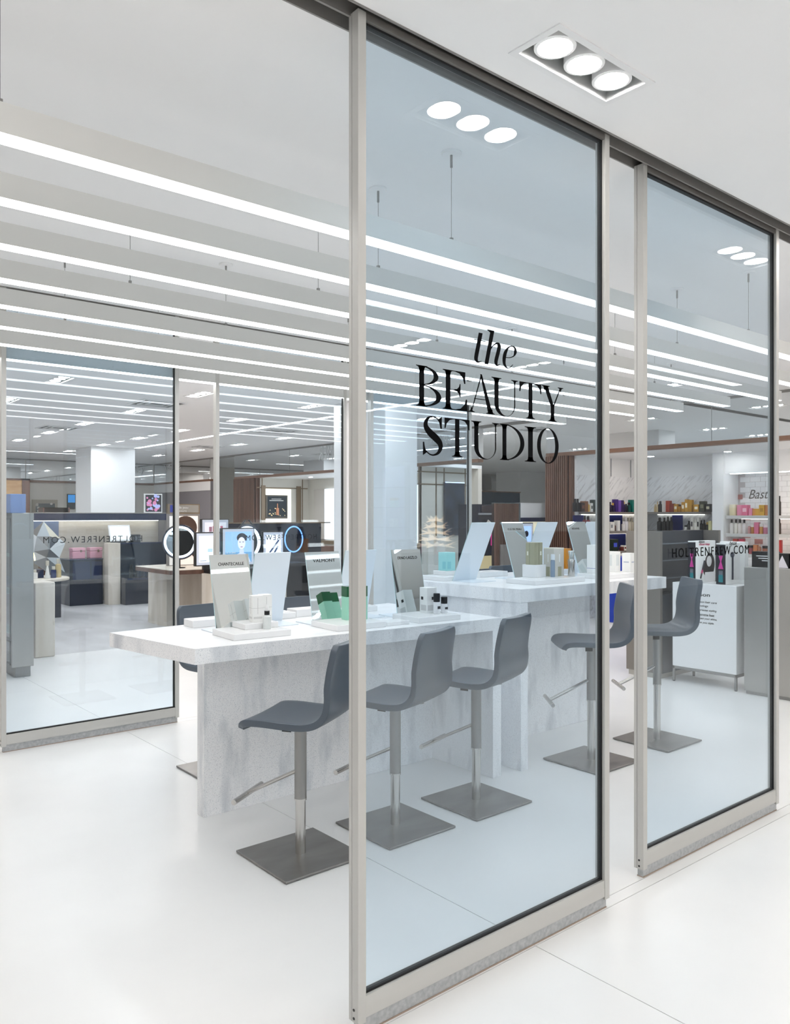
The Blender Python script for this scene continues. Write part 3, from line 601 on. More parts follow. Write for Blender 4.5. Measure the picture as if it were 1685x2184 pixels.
bottle('perfume_bottle', 'small amber perfume bottle beside the orange carton', 'bottle', 4.965, 3.955, ZT + .04, [('bottle_body', cm('d9b58e', .1), [(.02, 0), (.024, .006), (.024, .065), (.010, .075)]), ('cap', 'gold', [(.011, .075), (.011, .105)])])
carton('tall white carton with blue line on the tall counter', 'paper', 4.885, 3.555, ZT + .032, .085, .085, .205, rad(5), [(.0, .17, 1, .185, cm('5b6fae', .5))])
carton('square white carton with pale panel behind the door stile on the tall counter', 'paper', 5.125, 3.575, ZT + .032, .085, .085, .150, rad(5), [(.25, .3, .75, .85, cm('dfe4e4', .4))], None, 'white cartons on the tall counter')
carton('square white carton with grey print on the tall counter', 'paper', 5.185, 3.475, ZT + .032, .07, .07, .140, rad(5), [(.2, .5, .8, .56, cm('b6bccc', .4))], None, 'white cartons on the tall counter')
bottle('skincare_bottle', 'white bottle with dark label at the free end of the tall counter', 'bottle', 5.135, 3.355, ZT, [('bottle_body', 'white_gloss', [(.020, 0), (.022, .004), (.022, .13), (.012, .14)]), ('label_print', cm('555a66', .5), [(.0225, .05), (.0225, .095)]), ('cap', 'white_satin', [(.014, .14), (.014, .175)])])
carton('aqua carton on the white riser of the tall counter', cm('a5dfe0', .35), 3.972, 4.155, ZT + .06, .085, .085, .130, 0, [(.1, .1, .5, .5, cm('8fced6', .4))])

# ================================================================ store beyond the studio

def solid(name, label, cat, m, lo, hi, bev=.004, group=None):
    cx, cy = (lo[0] + hi[0]) / 2, (lo[1] + hi[1]) / 2
    o = MB().box((lo[0] - cx, lo[1] - cy, 0), (hi[0] - cx, hi[1] - cy, hi[2] - lo[2])).build(name, m, None, bev, (cx, cy, lo[2]))
    return tag(o, label, cat, group)
def pbox(t, name, m, lo, hi, bev=0.0): return MB().box(lo, hi).build(name, m, t, bev, smooth=bool(bev))
def puck(x, y, lbl):  # soffit lamps added to brighten the alcoves
    t = wthing('added_puck_light', lbl, 'ceiling light', (x, y, 2.455), 'added round lamps brightening the alcoves'); MB().lathe([(.055, -.012), (.06, -.004), (.06, 0)], (x, y, 2.455), 24).build('rim', 'white_satin', t); MB().lathe([(.046, -.0135), (.046, -.0121)], (x, y, 2.455), 24).build('lens', 'store_led', t)
for y in (3.2, 4.4, 5.6, 6.8): puck(FX + 1.0, y, 'small round lamp added to brighten the toiletry shelves')
for y in (12.2, 13.8, 15.4): puck(FX + .7, y, 'small round lamp added to brighten the cream alcove')
def zat(v, x, y): return EYE + (HY - v) / F * (x * VD.x + y * VD.y)

# ---- steel display case and travertine pedestal
t = wthing('display_case', 'tall steel ended display case with glass side behind the glass panel', 'display case', (2.25, 8.9, 0))
pbox(t, 'plinth', 'steel_dull', (2.20, 8.285, 0), (2.338, 10.0, .125)); pbox(t, 'end_panel', 'steel', (2.147, 8.20, .11), (2.343, 8.235, 1.58), .003)
pbox(t, 'back_panel', cm('7c7f8c', .4), (2.325, 8.235, .125), (2.343, 10.1, 1.56)); pbox(t, 'case_top', 'steel_dull', (2.147, 8.235, 1.555), (2.343, 10.1, 1.58)); pbox(t, 'case_floor', 'steel_dull', (2.147, 8.235, .125), (2.325, 10.1, .15))
for z in (.42, .80, 1.16): pbox(t, 'glass_shelf', 'acrylic_edge', (2.16, 8.24, z), (2.325, 10.1, z + .008))
pbox(t, 'side_glass', 'clear_acrylic', (2.147, 8.237, .15), (2.153, 10.1, 1.555)); 
for z0, z1 in ((.13, .36), (.37, 1.53)):
    f = MB()
    for p, q in (((8.25, z0), (8.262, z1)), ((8.9, z0), (8.912, z1)), ((8.25, z0), (8.91, z0 + .012)), ((8.25, z1 - .012), (8.91, z1))): f.box((2.141, p[0], p[1]), (2.147, q[0], q[1]))
    f.build('door_frame', 'steel_dull', t, smooth=False)
solid('acrylic_block', 'clear blue acrylic block standing on the steel display case', 'display block', cm('7f97c9', .12), (2.16, 8.3, 1.58), (2.30, 8.62, 1.765))
solid('travertine_pedestal', 'beige travertine pedestal beside the steel display case', 'pedestal', 'travertine', (2.66, 9.27, 0), (2.875, 9.62, .822), .012)
t = wthing('round_table', 'low round table with stone top and dark leg before the faceted panel', 'table', (3.85, 12.9, 0))
MB().lathe([(.46, 0), (.47, .01), (.47, .035), (.45, .045)], (3.72, 12.9, .575), 40).build('tabletop', 'travertine', t)
pbox(t, 'leg', 'navy', (3.95, 12.78, 0), (4.05, 13.2, .575)); pbox(t, 'leg', 'navy', (3.42, 12.9, 0), (3.5, 13.2, .575)); pbox(t, 'stretcher', 'navy', (3.5, 13.1, .22), (3.95, 13.14, .26))
tt = .62
solid('navy_gift_box', 'flat navy gift box on the round table', 'box', 'navy_gloss', (3.45, 12.72, tt), (3.78, 12.95, tt + .13))
for k, (x, y, h, c, lb) in enumerate(((3.62, 12.62, .13, 'e8e6e2', 'silver white jar with grey lid on the round table'), (3.80, 12.62, .26, 'f0f0ee', 'white cone bottle on the round table'), (3.90, 12.66, .17, '1b2a5c', 'dark blue bottle on the round table'), (3.99, 12.72, .28, 'cdb987', 'tall champagne coloured bottle on the round table'))):
    bottle('cosmetic_bottle', lb, 'bottle', x, y, tt, [('bottle_body', cm(c, .2), [(.040, 0), (.042, .01), (.040 if k != 1 else .012, h * .7), (.02, h * .74)]), ('cap', cm('d9d4c6', .25, .3), [(.024, h * .74), (.024, h), (.02, h + .004)])], 0, 'cosmetics on the round table')
t = wthing('arch_display', 'gold arch display with a lit rim on the round table', 'display', (3.56, 13.05, tt))
MB().prism([(3.56 + .17 * math.cos(rad(a)), tt + .25 + .22 * math.sin(rad(a))) for a in range(0, 181, 15)] + [(3.39, tt), (3.73, tt)], lambda p, q: (p, 13.03, q), lambda p, q: (p, 13.07, q)).build('arch', 'bronze', t)
MB().path([(3.56 + .175 * math.cos(rad(a)), 13.02, tt + .25 + .225 * math.sin(rad(a))) for a in range(0, 181, 15)], .012).build('lit_rim', cm('ffe9a0', .4, 0, 3.0), t)
MB().tube((3.56, 13.02, tt + .2), (3.56, 13.03, tt + .2), .07, 24).build('medallion', 'cream', t)

# ---- faceted sculpture panel
t = wthing('faceted_panel', 'faceted panel of grey and cream triangles', 'sculpture', (4.4, 13.9, 0))
fp = {k: (60 + x / 6.48, 1090 + y / 6.48, d) for k, (x, y, d) in {'A': (215, 145, .0), 'B': (300, 350, .14), 'C': (120, 350, .04), 'D': (40, 300, 0), 'E': (440, 380, 0), 'F': (512, 450, 0), 'G': (300, 525, .16), 'H': (432, 645, .05), 'J': (80, 560, 0), 'K': (510, 850, 0), 'L': (250, 640, .1), 'N': (300, 860, .05), 'O': (60, 700, 0)}.items()}
for tri, c in (('ABC', 'b9c3cb'), ('AEB', 'c9c6b4'), ('DAC', '6d6a68'), ('CBG', '8f9294'), ('DCJ', 'dfe1e3'), ('CGJ', 'aab0b5'), ('BEG', '3e4550'), ('EFG', 'c3cacf'), ('GFH', 'd2dade'), ('GHL', '55575b'), ('JGL', '77797c'), ('HKL', 'b9c2c8'), ('LKN', '63676c'), ('JLO', 'c4c6c6'), ('OLN', '8b8f93')):
    pts = [PY(fp[q][0], fp[q][1], 13.95 - fp[q][2]) for q in tri]; bk = [Vector((p.x, 13.98, p.z)) for p in pts]
    MB().add(pts + bk, [(0, 1, 2), (5, 4, 3), (0, 1, 4, 3), (1, 2, 5, 4), (2, 0, 3, 5)]).build('facet', cm(c, .3), t, smooth=False)
zf = min(PY(fp[q][0], fp[q][1], 13.95).z for q in fp)
MB().tube((4.35, 13.97, 0), (4.35, 13.97, zf + .3), .02).build('stand', 'navy', t)

# ---- dark cabinets, till counter and lit display wall
t = wthing('dark_cabinet', 'low dark cabinet carrying two pink boxes', 'cabinet', (5.0, 14.5, 0))
pbox(t, 'body', 'navy', (4.657, 14.24, 0), (5.23, 14.85, .79), .006); pbox(t, 'worktop', 'navy_gloss', (4.64, 14.22, .79), (5.23, 14.85, .807), .003); pbox(t, 'drawer_front', 'navy_gloss', (4.70, 14.222, .45), (5.0, 14.24, .76)); pbox(t, 'drawer_front', 'navy_gloss', (5.02, 14.222, .45), (5.2, 14.24, .76))
for k, (a, c) in enumerate(((4.745, 4.965), (5.045, 5.265))):
    t = wthing('pink_case', ('pink vanity case with clasp beside the faceted panel', 'pink vanity case with clasp beside the till counter')[k], 'box', ((a + c) / 2, 14.45, .807), 'pink vanity cases')
    pbox(t, 'case_body', 'pink_box', (a, 14.36, .807), (c, 14.54, .935), .01); pbox(t, 'lid', cm('e6aebd', .5), (a - .004, 14.355, .937), (c + .004, 14.545, .998), .01); pbox(t, 'clasp', 'bronze', ((a + c) / 2 + .02, 14.35, .92), ((a + c) / 2 + .05, 14.358, .96))
t = wthing('till_counter', 'dark till counter with travertine end', 'counter', (5.9, 14.4, 0))
pbox(t, 'end_panel', 'travertine', (5.236, 14.0, 0), (5.45, 14.20, 1.08), .004); pbox(t, 'front', 'navy', (5.45, 14.08, 0), (6.55, 14.2, 1.06)); pbox(t, 'worktop', 'navy_gloss', (5.45, 14.02, 1.06), (6.55, 14.48, 1.08))
t = wthing('display_ledge', 'low dark ledge before the till counter', 'ledge', (6.0, 13.9, 0)); pbox(t, 'ledge_top', 'navy_gloss', (5.46, 13.72, .44), (6.55, 14.075, .467)); pbox(t, 'kick', 'navy', (5.46, 13.8, 0), (6.55, 14.075, .44))
for k in range(7):
    x = 5.55 + .052 * k; bottle('black_bottle', 'slim black bottle in the cluster on the till counter ledge', 'bottle', x, 13.80 + .06 * (k % 2), .467, [('bottle_body', 'black', [(.022, 0), (.023, .005), (.023, .15), (.010, .17)]), ('cap', 'black', [(.012, .17), (.012, .235)])], 0, 'black bottles on the till counter ledge')
t = wthing('till_screen', 'white framed till screen tilted back on the counter', 'screen', (5.5, 14.3, 1.08)); dd = Vector((0, .09, .28)).normalized(); nn = Vector((0, -dd.z, dd.y))
def tilt(x0, x1, s0, s1, e0, e1, org=Vector((0, 14.12, 1.11))):
    P = [org + Vector((x, 0, 0)) + dd * s + nn * e for e in (e0, e1) for x, s in ((x0, s0), (x1, s0), (x1, s1), (x0, s1))]; return MB().add(P, [(0, 1, 2, 3), (4, 5, 6, 7), (0, 1, 5, 4), (1, 2, 6, 5), (2, 3, 7, 6), (3, 0, 4, 7)])
tilt(5.31, 5.70, 0, .30, -.03, 0).build('bezel', 'white_satin', t, .006); tilt(5.335, 5.675, .03, .27, .0005, .002).build('display', cm('f2f4f2', .4, 0, .9), t); pbox(t, 'stand', cm('3a3d42'), (5.40, 14.16, 1.08), (5.62, 14.34, 1.14), .005)
t = wthing('card_terminal', 'black card terminal beside the till screen', 'terminal', (5.80, 14.2, 1.08)); pbox(t, 'body', cm('2a2c31', .5), (5.73, 14.12, 1.08), (5.87, 14.34, 1.22), .01); pbox(t, 'keypad', cm('5c6068', .5), (5.75, 14.112, 1.12), (5.85, 14.12, 1.19))
t = wthing('backlit_display', 'long lit travertine display wall under a navy canopy', 'display wall', (5.5, 14.95, 0))
pbox(t, 'back_panel', 'travertine_h', (4.68, 14.92, .0), (6.55, 15.0, 1.47)); pbox(t, 'mirror_bay', cm('7f8faf', .15, .6), (4.18, 14.90, .8), (4.68, 14.95, 1.47)); pbox(t, 'canopy', 'navy_gloss', (4.15, 14.5, 1.475), (6.55, 15.0, 1.60), .004); pbox(t, 'canopy_edge', 'steel_bright', (4.15, 14.49, 1.60), (6.56, 15.0, 1.615)); pbox(t, 'canopy_light', cm('fff6e6', .5, 0, 5.0), (4.2, 14.80, 1.462), (6.5, 14.86, 1.475)); pbox(t, 'end_frame', cm('8e8c92', .4), (6.55, 14.5, 0), (6.60, 15.0, 1.615))
# ---- pink poster on the canopy
t = wthing('framed_poster', 'framed poster of pink flowers standing on the navy canopy', 'poster', (6.33, 14.7, 1.615))
xa, xb = XatY(308, 14.7), XatY(346, 14.7); zb_, zt_ = 1.615, zat(1053, 6.3, 14.7)
pbox(t, 'frame', 'white_satin', (xa, 14.70, zb_), (xb, 14.73, zt_)); pbox(t, 'print', cm('22202c', .4), (xa + .02, 14.694, zb_ + .02), (xb - .02, 14.70, zt_ - .02))
fl = MB(); f2 = MB()
for k in range(26):
    x = xa + .04 + random.random() * (xb - xa - .08); z = zb_ + .04 + random.random() * (zt_ - zb_ - .08); r = .012 + random.random() * .03; (fl if k % 2 else f2).tube((x, 14.691 - k * .0001, z), (x, 14.694, z), r, 7)
fl.build('flower_print', cm('e58cb8', .5, 0, .25), t, smooth=False); f2.build('flower_print', cm('b9bff0', .5, 0, .25), t, smooth=False)

# ---- make-up stations behind the low table
t = wthing('vanity_table', 'angular brown edged make-up table on a travertine block', 'table', (5.0, 10.8, 0))
MB().zprism([(4.60, 11.25), (4.58, 10.05), (5.15, 9.98), (5.75, 10.9), (5.6, 11.4)], .775, .83).build('edge_band', 'walnut', t); MB().zprism([(4.60, 11.25), (4.58, 10.05), (5.15, 9.98), (5.75, 10.9), (5.6, 11.4)], .83, .84).build('tabletop', 'travertine', t)
pbox(t, 'support_block', 'travertine', (4.83, 10.72, 0), (5.4, 11.35, .775))
t = wthing('travertine_bench', 'travertine counter with black top under the lit picture boxes', 'counter', (5.6, 9.9, 0))
pbox(t, 'front_block', 'travertine', (4.98, 9.62, 0), (5.38, 9.95, .785)); pbox(t, 'black_top', 'black', (5.02, 9.58, .785), (6.10, 9.97, .845)); pbox(t, 'inner_side', cm('a98f69', .5), (5.38, 9.7, 0), (5.40, 9.95, .785)); pbox(t, 'portal_leg', 'travertine', (6.0, 9.62, 0), (6.10, 9.95, .785)); pbox(t, 'dark_front', 'black', (5.40, 9.90, .0), (6.0, 9.95, .70))
def lightbox(label, u0, u1, v0, v1, Y, zb, paint, mt=.014, frame='black', depth=.06):
    xa, xb = XatY(u0, Y), XatY(u1, Y); xm = (xa + xb) / 2; zt = zat(v0, xm, Y); zb0 = zat(v1, xm, Y)
    t = wthing('picture_lightbox', label, 'lightbox', (xm, Y, zb), 'lit picture boxes on the make-up counters')
    pbox(t, 'frame', frame, (xa, Y, zb0), (xb, Y + depth, zt), .003)
    if zb0 - zb > .004: pbox(t, 'foot', frame, (xm - .06, Y + .005, zb), (xm + .06, Y + depth, zb0))
    pbox(t, 'mat_board', cm('c3c9d6', .5, 0, .25), (xa + mt, Y - .003, zb0 + mt), (xb - mt, Y, zt - mt))
    i = mt + .035; paint(t, xa + i, xb - i, zb0 + i, zt - i, Y - .0045); return t
def ell(b, x, z, rx, rz, y0, y1, n=22, a0=0, a1=360):
    P = [(x + rx * math.cos(rad(a0 + (a1 - a0) * i / n)), z + rz * math.sin(rad(a0 + (a1 - a0) * i / n))) for i in range(n if a1 - a0 >= 360 else n + 1)]
    b.prism(P, lambda p, q: (p, y0, q), lambda p, q: (p, y1, q)); return b
def glow(c, e=.8): return cm(c, .5, 0, e)
def pic_face(t, xa, xb, za, zb, y):
    W, Hh = xb - xa, zb - za
    pbox(t, 'picture', glow('8fb3dc'), (xa, y - .001, za), (xb, y, zb)); pbox(t, 'picture_band', glow('5f93b8'), (xa, y - .0015, za), (xb, y - .001, za + Hh * .33))
    ell(MB(), xa + W * .62, za + Hh * .80, W * .19, Hh * .15, y - .0030, y - .0016).build('hair_print', cm('1f2230', .6), t, smooth=False)
    MB().prism([(xa + W * .30, za), (xa + W * .42, za + Hh * .26), (xa + W * .53, za + Hh * .30), (xa + W * .54, za + Hh * .42), (xa + W * .69, za + Hh * .42), (xa + W * .70, za + Hh * .30), (xa + W * .84, za + Hh * .25), (xa + W * .96, za)], lambda p, q: (p, y - .0034, q), lambda p, q: (p, y - .0016, q)).build('shoulder_print', glow('c9cfe6', .6), t, smooth=False)
    ell(MB(), xa + W * .61, za + Hh * .62, W * .145, Hh * .20, y - .0040, y - .0031).build('face_print', glow('dcdfee', .7), t, smooth=False)
    e = MB(); ell(e, xa + W * .55, za + Hh * .66, W * .035, Hh * .012, y - .0044, y - .004); ell(e, xa + W * .67, za + Hh * .66, W * .035, Hh * .012, y - .0044, y - .004); e.build('eye_print', cm('3a4158', .5), t, smooth=False)
    ell(MB(), xa + W * .61, za + Hh * .50, W * .05, Hh * .014, y - .0044, y - .004).build('mouth_print', cm('b9808e', .5), t, smooth=False)
    place_text('cdp', 'print_lettering', 'paper', t, (xa + W * .02, y - .002, za + Hh * .28), (1, 0, 0), (0, 0, 1), W * .36, None, lift=.001)
def pic_jar(t, xa, xb, za, zb, y):
    W, Hh = xb - xa, zb - za
    pbox(t, 'picture', glow('dfe9f5', 1.0), (xa, y - .001, za), (xb, y, zb)); ell(MB(), xa + W * .60, za + Hh * .72, W * .34, Hh * .24, y - .002, y - .001).build('cloud_print', glow('ffffff', 1.0), t, smooth=False)
    pbox(t, 'water_print', glow('4f86c9', .7), (xa + W * .80, y - .0016, za + Hh * .3), (xb, y - .001, zb)); pbox(t, 'jar_print', glow('a9c6e6', .6), (xa + W * .45, y - .003, za + Hh * .38), (xa + W * .72, y - .002, za + Hh * .52)); pbox(t, 'caption_print', cm('8a94a8'), (xa + W * .05, y - .0016, za + Hh * .05), (xa + W * .4, y - .001, za + Hh * .075))
def pic_jars(t, xa, xb, za, zb, y):
    pbox(t, 'picture', glow('d5d6de', .6), (xa, y - .001, za), (xb, y, zb)); W, Hh = xb - xa, zb - za
    for k, c in enumerate(('b98aa0', 'c0344f', '2a1a22', 'd06a86')): pbox(t, 'jar_print', cm(c), (xa + W * (.2 + .17 * k), y - .002, za + Hh * .05), (xa + W * (.33 + .17 * k), y - .001, za + Hh * (.55 if k % 2 == 0 else .62)))
def pic_pens(t, xa, xb, za, zb, y):
    W, Hh = xb - xa, zb - za; pbox(t, 'picture', glow('e9eef8', 1.0), (xa, y - .001, za), (xb, y, zb))
    for (p, q) in (((.25, .35), (.85, .80)), ((.30, .08), (.80, .58))):
        MB().tube((xa + W * p[0], y - .003, za + Hh * p[1]), (xa + W * q[0], y - .003, za + Hh * q[1]), .012, 6).build('pencil_print', cm('24406e', .4), t)
lightbox('lit picture box with a pale water scene and jar', 417, 471, 1135, 1207, 9.72, .845, pic_jar)
lightbox('black framed picture box of red and pink jars', 430, 488, 1107, 1142, 10.15, .84, pic_jars, .01)
lightbox('large lit picture box of a dark haired woman', 473, 543, 1126, 1207, 9.62, .845, pic_face)
lightbox('lit picture box with two blue pencils', 560, 605, 1133, 1206, 9.70, .845, pic_pens)
def ring_mirror(label, u, v, Y, rpx, zb, yaw, col='e9f2ff', e=4.0, hang=False):
    x = XatY(u, Y); z = zat(v, x, Y); R = rpx / F * (x * VD.x + Y * VD.y); ax = Vector((math.sin(yaw), -math.cos(yaw), 0))
    t = wthing('ring_mirror', label, 'mirror', (x, Y, zb), 'round lit make-up mirrors'); c = Vector((x, Y, z))
    MB().torus(c, ax, R * .97, R * .055, 48, 8).build('outer_rim', cm('1b2030', .3), t); MB().torus(c + ax * .012, ax, R * .85, R * .055, 48, 8).build('light_ring', cm(col, .4, 0, e), t)
    MB().tube(c - ax * .012, c - ax * .002, R * .92, 40).build('mirror_disc', 'mirror', t)
    MB().tube((x, Y + .02, zb), (x, Y + .02, z - R * .9), .014).build('stand', 'black', t); MB().lathe([(.08, 0), (.08, .012), (.02, .02)], (x, Y + .02, zb), 20).build('base', 'black', t)
    if hang:
        for s in (-1, 1): MB().tube(c + Vector((s * R * .55, 0, R * .78)), c + Vector((s * .02, 0, R * 1.28)), .010).build('strap', 'black', t)
    return t
ring_mirror('round lit mirror on the brown edged make-up table', 384, 1156, 10.35, 37, .84, rad(-13))
ring_mirror('round lit mirror with strap behind the woman picture', 527, 1157, 9.93, 38, .845, rad(8), hang=True)
# hair model photo panel and brand board
t = wthing('photo_panel', 'upright photo panel of brown hair on the make-up table', 'panel', (5.28, 11.1, .84)); xa, xb = XatY(357, 10.9), XatY(426, 10.9); z0, z1 = .84, zat(1096, 5.2, 10.9)
pbox(t, 'board', cm('8f8a88', .4), (xa, 10.9, z0), (xb, 10.94, z1)); pbox(t, 'photo', glow('efe6df', .5), (xa + .03, 10.897, z0 + .01), (xb - .03, 10.9, z1 - .03)); W = xb - xa
ell(MB(), xa + W * .55, z1 - .20, W * .36, .17, 10.894, 10.8965).build('hair_print', 'hair_brown', t, smooth=False); ell(MB(), xa + W * .5, z1 - .36, W * .2, .16, 10.892, 10.8938).build('face_print', glow('e9cdbd', .3), t, smooth=False); ell(MB(), xa + W * .80, z1 - .42, W * .10, .2, 10.892, 10.8965).build('hair_print', 'hair_brown', t, smooth=False)
t = wthing('brand_board', 'mirror board with white lettering above the photo panel', 'sign', (5.3, 10.92, z1)); zb2 = zat(1075, 5.2, 10.9)
pbox(t, 'frame', 'bronze', (xa + .01, 10.90, z1), (xb, 10.96, zb2)); pbox(t, 'blue_patch', 'blue', (xa + .04, 10.895, z1 + .02), (xa + .12, 10.90, zb2 - .015)); pbox(t, 'board_face', cm('a9a49c', .2, .5), (xa + .12, 10.895, z1 + .02), (xb - .02, 10.90, zb2 - .015))
place_text('cdp', 'lettering', 'paper', t, (xa + .10, 10.894, z1 + .065), (1, 0, 0), (0, 0, 1), .22, None); place_text('beaute', 'lettering', 'paper', t, (xa + .16, 10.894, z1 + .03), (1, 0, 0), (0, 0, 1), .13, None)
# navy glass screen
t = wthing('navy_screen', 'long dark blue glass screen behind the lit picture boxes', 'screen', (6.6, 11.9, 0)); xa, xb = XatY(485, 11.9), XatY(685, 11.9); z1 = zat(1117, 6.6, 11.9)
pbox(t, 'screen_panel', 'navy', (xa, 11.9, .0), (xb, 11.95, z1), .004); pbox(t, 'top_rail', 'bronze', (xa, 11.895, z1), (xb + .2, 11.955, z1 + .02))
cx_, cz_ = XatY(627, 11.88), zat(1150, XatY(627, 11.88), 11.88); rg = MB(); RR = 27 / F * (cx_ * VD.x + 11.88 * VD.y); pts = [Vector((cx_ + RR * .82 * math.cos(rad(a)), 11.885, cz_ + RR * math.sin(rad(a)))) for a in range(0, 361, 9)]
rg.path(pts, .012); rg.build('ring_reflection', cm('7fb4ff', .4, 0, 1.2), t)  # glowing ring stands in for a lit mirror's reflection in the dark glass
solid('dark_bench', 'black make-up bench in front of the dark blue screen', 'counter', 'black', (6.2, 11.2, 0), (7.6, 11.7, .78))
solid('green_display', 'green and gold patterned display stand behind the dark blue screen', 'display', noise_mat('green_print', '0d3a2a', '2f7a52', 14, .4, 4, lo=.4, hi=.62, speck=(30, 'd9c79a', .66)), (9.2, 13.4, 0), (9.26, 14.4, zat(1125, 9.2, 13.8)))
solid('timber_counter', 'brown timber counter in the cream alcove', 'counter', 'walnut', (9.0, 12.6, 0), (9.19, 14.2, .98))

# ---- alcove with the perfume poster
def wall_lines(Yw, us, vs, ua, ub, va, vb):
    b = MB(); xa, xb = XatY(ua, Yw), XatY(ub, Yw)
    for u in us: x = XatY(u, Yw); b.box((x - .012, Yw - .008, .9), (x + .012, Yw, 2.45))
    for v in vs: z = zat(v, (xa + xb) / 2, Yw); b.box((xa, Yw - .008, z - .012), (xb, Yw, z + .012))
    b.build('bronze_strip', 'bronze', wr, smooth=False)
wall_lines(16.65, (559, 645), (1041, 1018), 547, 656, 1018, 1115)
t = wthing('niche_poster', 'dark poster of a bottle among lights in a lit niche', 'poster', (10.3, 16.5, 1.0)); Yn = 16.60
xa, xb = XatY(567, Yn), XatY(636, Yn); pbox(t, 'niche_panel', glow('fff4e4', 1.3), (xa, Yn + .02, zat(1115, 10.2, Yn)), (XatY(622, Yn), Yn + .045, zat(1043, 10.2, Yn))); pbox(t, 'niche_frame', 'bronze', (XatY(559, Yn), Yn + .01, 1.0), (xa, Yn + .045, 2.28)); pbox(t, 'niche_frame', 'bronze', (XatY(634, Yn), Yn + .01, 1.0), (XatY(643, Yn), Yn + .045, 2.28))
xa, xb = XatY(567, Yn), XatY(613, Yn); za, zb = zat(1106, 10.2, Yn), zat(1056, 10.2, Yn)
pbox(t, 'frame', cm('6f675c', .4), (xa, Yn - .01, za), (xb, Yn + .02, zb)); pbox(t, 'print', glow('0f2430', .15), (xa + .04, Yn - .013, za + .04), (xb - .03, Yn - .01, zb - .03)); W = xb - xa
b = MB(); b.tube((xa + W * .52, Yn - .016, za + .08), (xa + W * .52, Yn - .016, za + .25), .035, 10); b.tube((xa + W * .52, Yn - .016, za + .25), (xa + W * .52, Yn - .016, za + .36), .012, 8); b.build('bottle_print', glow('c98a6a', .4), t)
b = MB()
for k in range(22): x = xa + W * (.12 + .76 * random.random()); z = za + .06 + random.random() ** 2 * .22; b.box((x, Yn - .015, z), (x + .018, Yn - .0135, z + .02))
b.build('candle_print', glow('f3d9a8', .9), t, smooth=False)
b = MB(); b.box((xa + W * .25, Yn - .014, zb - .10), (xb - W * .3, Yn - .0132, zb - .085)); b.box((xa + W * .15, Yn - .014, zb - .14), (xb - W * .2, Yn - .0132, zb - .12)); b.build('caption_print', 'paper', t, smooth=False)
t = wthing('lit_shelf_wall', 'white glowing textured panel in the cream alcove', 'panel', (11.15, 13.6, 1.0)); ya, yb = YatX(712, 11.15), YatX(692, 11.15)
pbox(t, 'lit_panel', glow('f4f6fa', 1.4), (11.15, 12.0, 1.0), (11.18, yb, 2.2)); pbox(t, 'fabric_panel', cm('cfc9c2', .7), (11.15, yb, 1.0), (11.18, YatX(669, 11.15), 2.2)); pbox(t, 'console', 'bronze', (10.95, 12.0, .9), (11.18, 16.4, .98))
# ---- second alcove: cream grid wall and dark panel
wall_lines(10.95, (893, 930, 947, 992), (1008, 1034), 890, 1003, 1008, 1140)
t = wthing('dark_wall_panel', 'tall dark blue panel with lit top edge on the cream wall', 'panel', (10.9, 10.9, 1.0)); xa, xb = XatY(949, 10.9), XatY(990, 10.9)
pbox(t, 'panel', noise_mat('dusk_print', '1c2431', '3a4658', 4, .35, 3), (xa, 10.89, zat(1142, 10.5, 10.9)), (xb, 10.94, zat(1028, 10.5, 10.9))); pbox(t, 'edge_light', glow('dfe8f5', 1.5), (xa, 10.885, zat(1030, 10.5, 10.9)), (xb, 10.895, zat(1028, 10.5, 10.9)))
solid('brand_card_stand', 'pale grey card stand at the dark wall panel', 'sign', 'cream', (9.9, 10.4, 0), (9.94, 10.85, zat(1143, 9.9, 10.6)))
# ---- side aisle: slat screen, dark shelves, far fronts
t = wthing('slat_screen', 'walnut slat screen with grey door panel beyond the tall counter', 'screen', (7.77, 7.1, 0)); xa, xb = XatY(1056, 7.0), XatY(1107, 7.0); z1 = zat(1074, 7.75, 7.0)
pbox(t, 'core', 'walnut_gap', (xa, 7.02, 0), (xb, 7.06, z1)); pbox(t, 'side_frame', cm('4c5a60', .4), (xb, 7.0, 0), (xb + .03, 7.06, z1 + .01)); pbox(t, 'top_frame', cm('4c5a60', .4), (xa, 7.0, z1), (xb, 7.06, z1 + .01))
for k in range(24):
    x = xa + (xb - xa) * (k + .2) / 24; pbox(t, 'slat', 'walnut', (x, 7.0, 0), (x + (xb - xa) / 24 * .62, 7.02, z1))
pbox(t, 'door_panel', cm('7c7672', .45), (XatY(1067, 6.99), 6.985, .05), (xb, 7.0, zat(1161, 7.75, 7.0))); pbox(t, 'door_rail', cm('5d7276', .4), (XatY(1067, 6.99), 6.98, zat(1118, 7.75, 7.0)), (xb, 7.0, zat(1114, 7.75, 7.0)))
t = wthing('dark_shelf_unit', 'dark shelf unit with a tinted screen left of the slat screen', 'shelf', (8.2, 8.6, 0)); xa, xb = XatY(1020, 8.0), XatY(1057, 8.0)
pbox(t, 'carcass', 'navy', (xa, 8.0, 0), (xb, 8.4, zat(1075, 8.1, 8.0))); pbox(t, 'screen_face', cm('2a2026', .3), (xa + .06, 7.99, zat(1093, 8.1, 8.0)), (xb, 8.0, zat(1078, 8.1, 8.0))); pbox(t, 'shelf_edge', 'soffit_grey', (xa, 7.96, zat(1098, 8.1, 8.0)), (xb, 8.0, zat(1094, 8.1, 8.0)))
pbox(t, 'pink_light', glow('d92a8a', .8), (xa + .25, 7.985, zat(1165, 8.1, 8.0)), (xb - .02, 7.99, zat(1132, 8.1, 8.0))); pbox(t, 'lit_base', glow('cbb98c', .35), (xa, 7.98, zat(1220, 8.1, 8.0)), (xb, 8.0, zat(1187, 8.1, 8.0)))
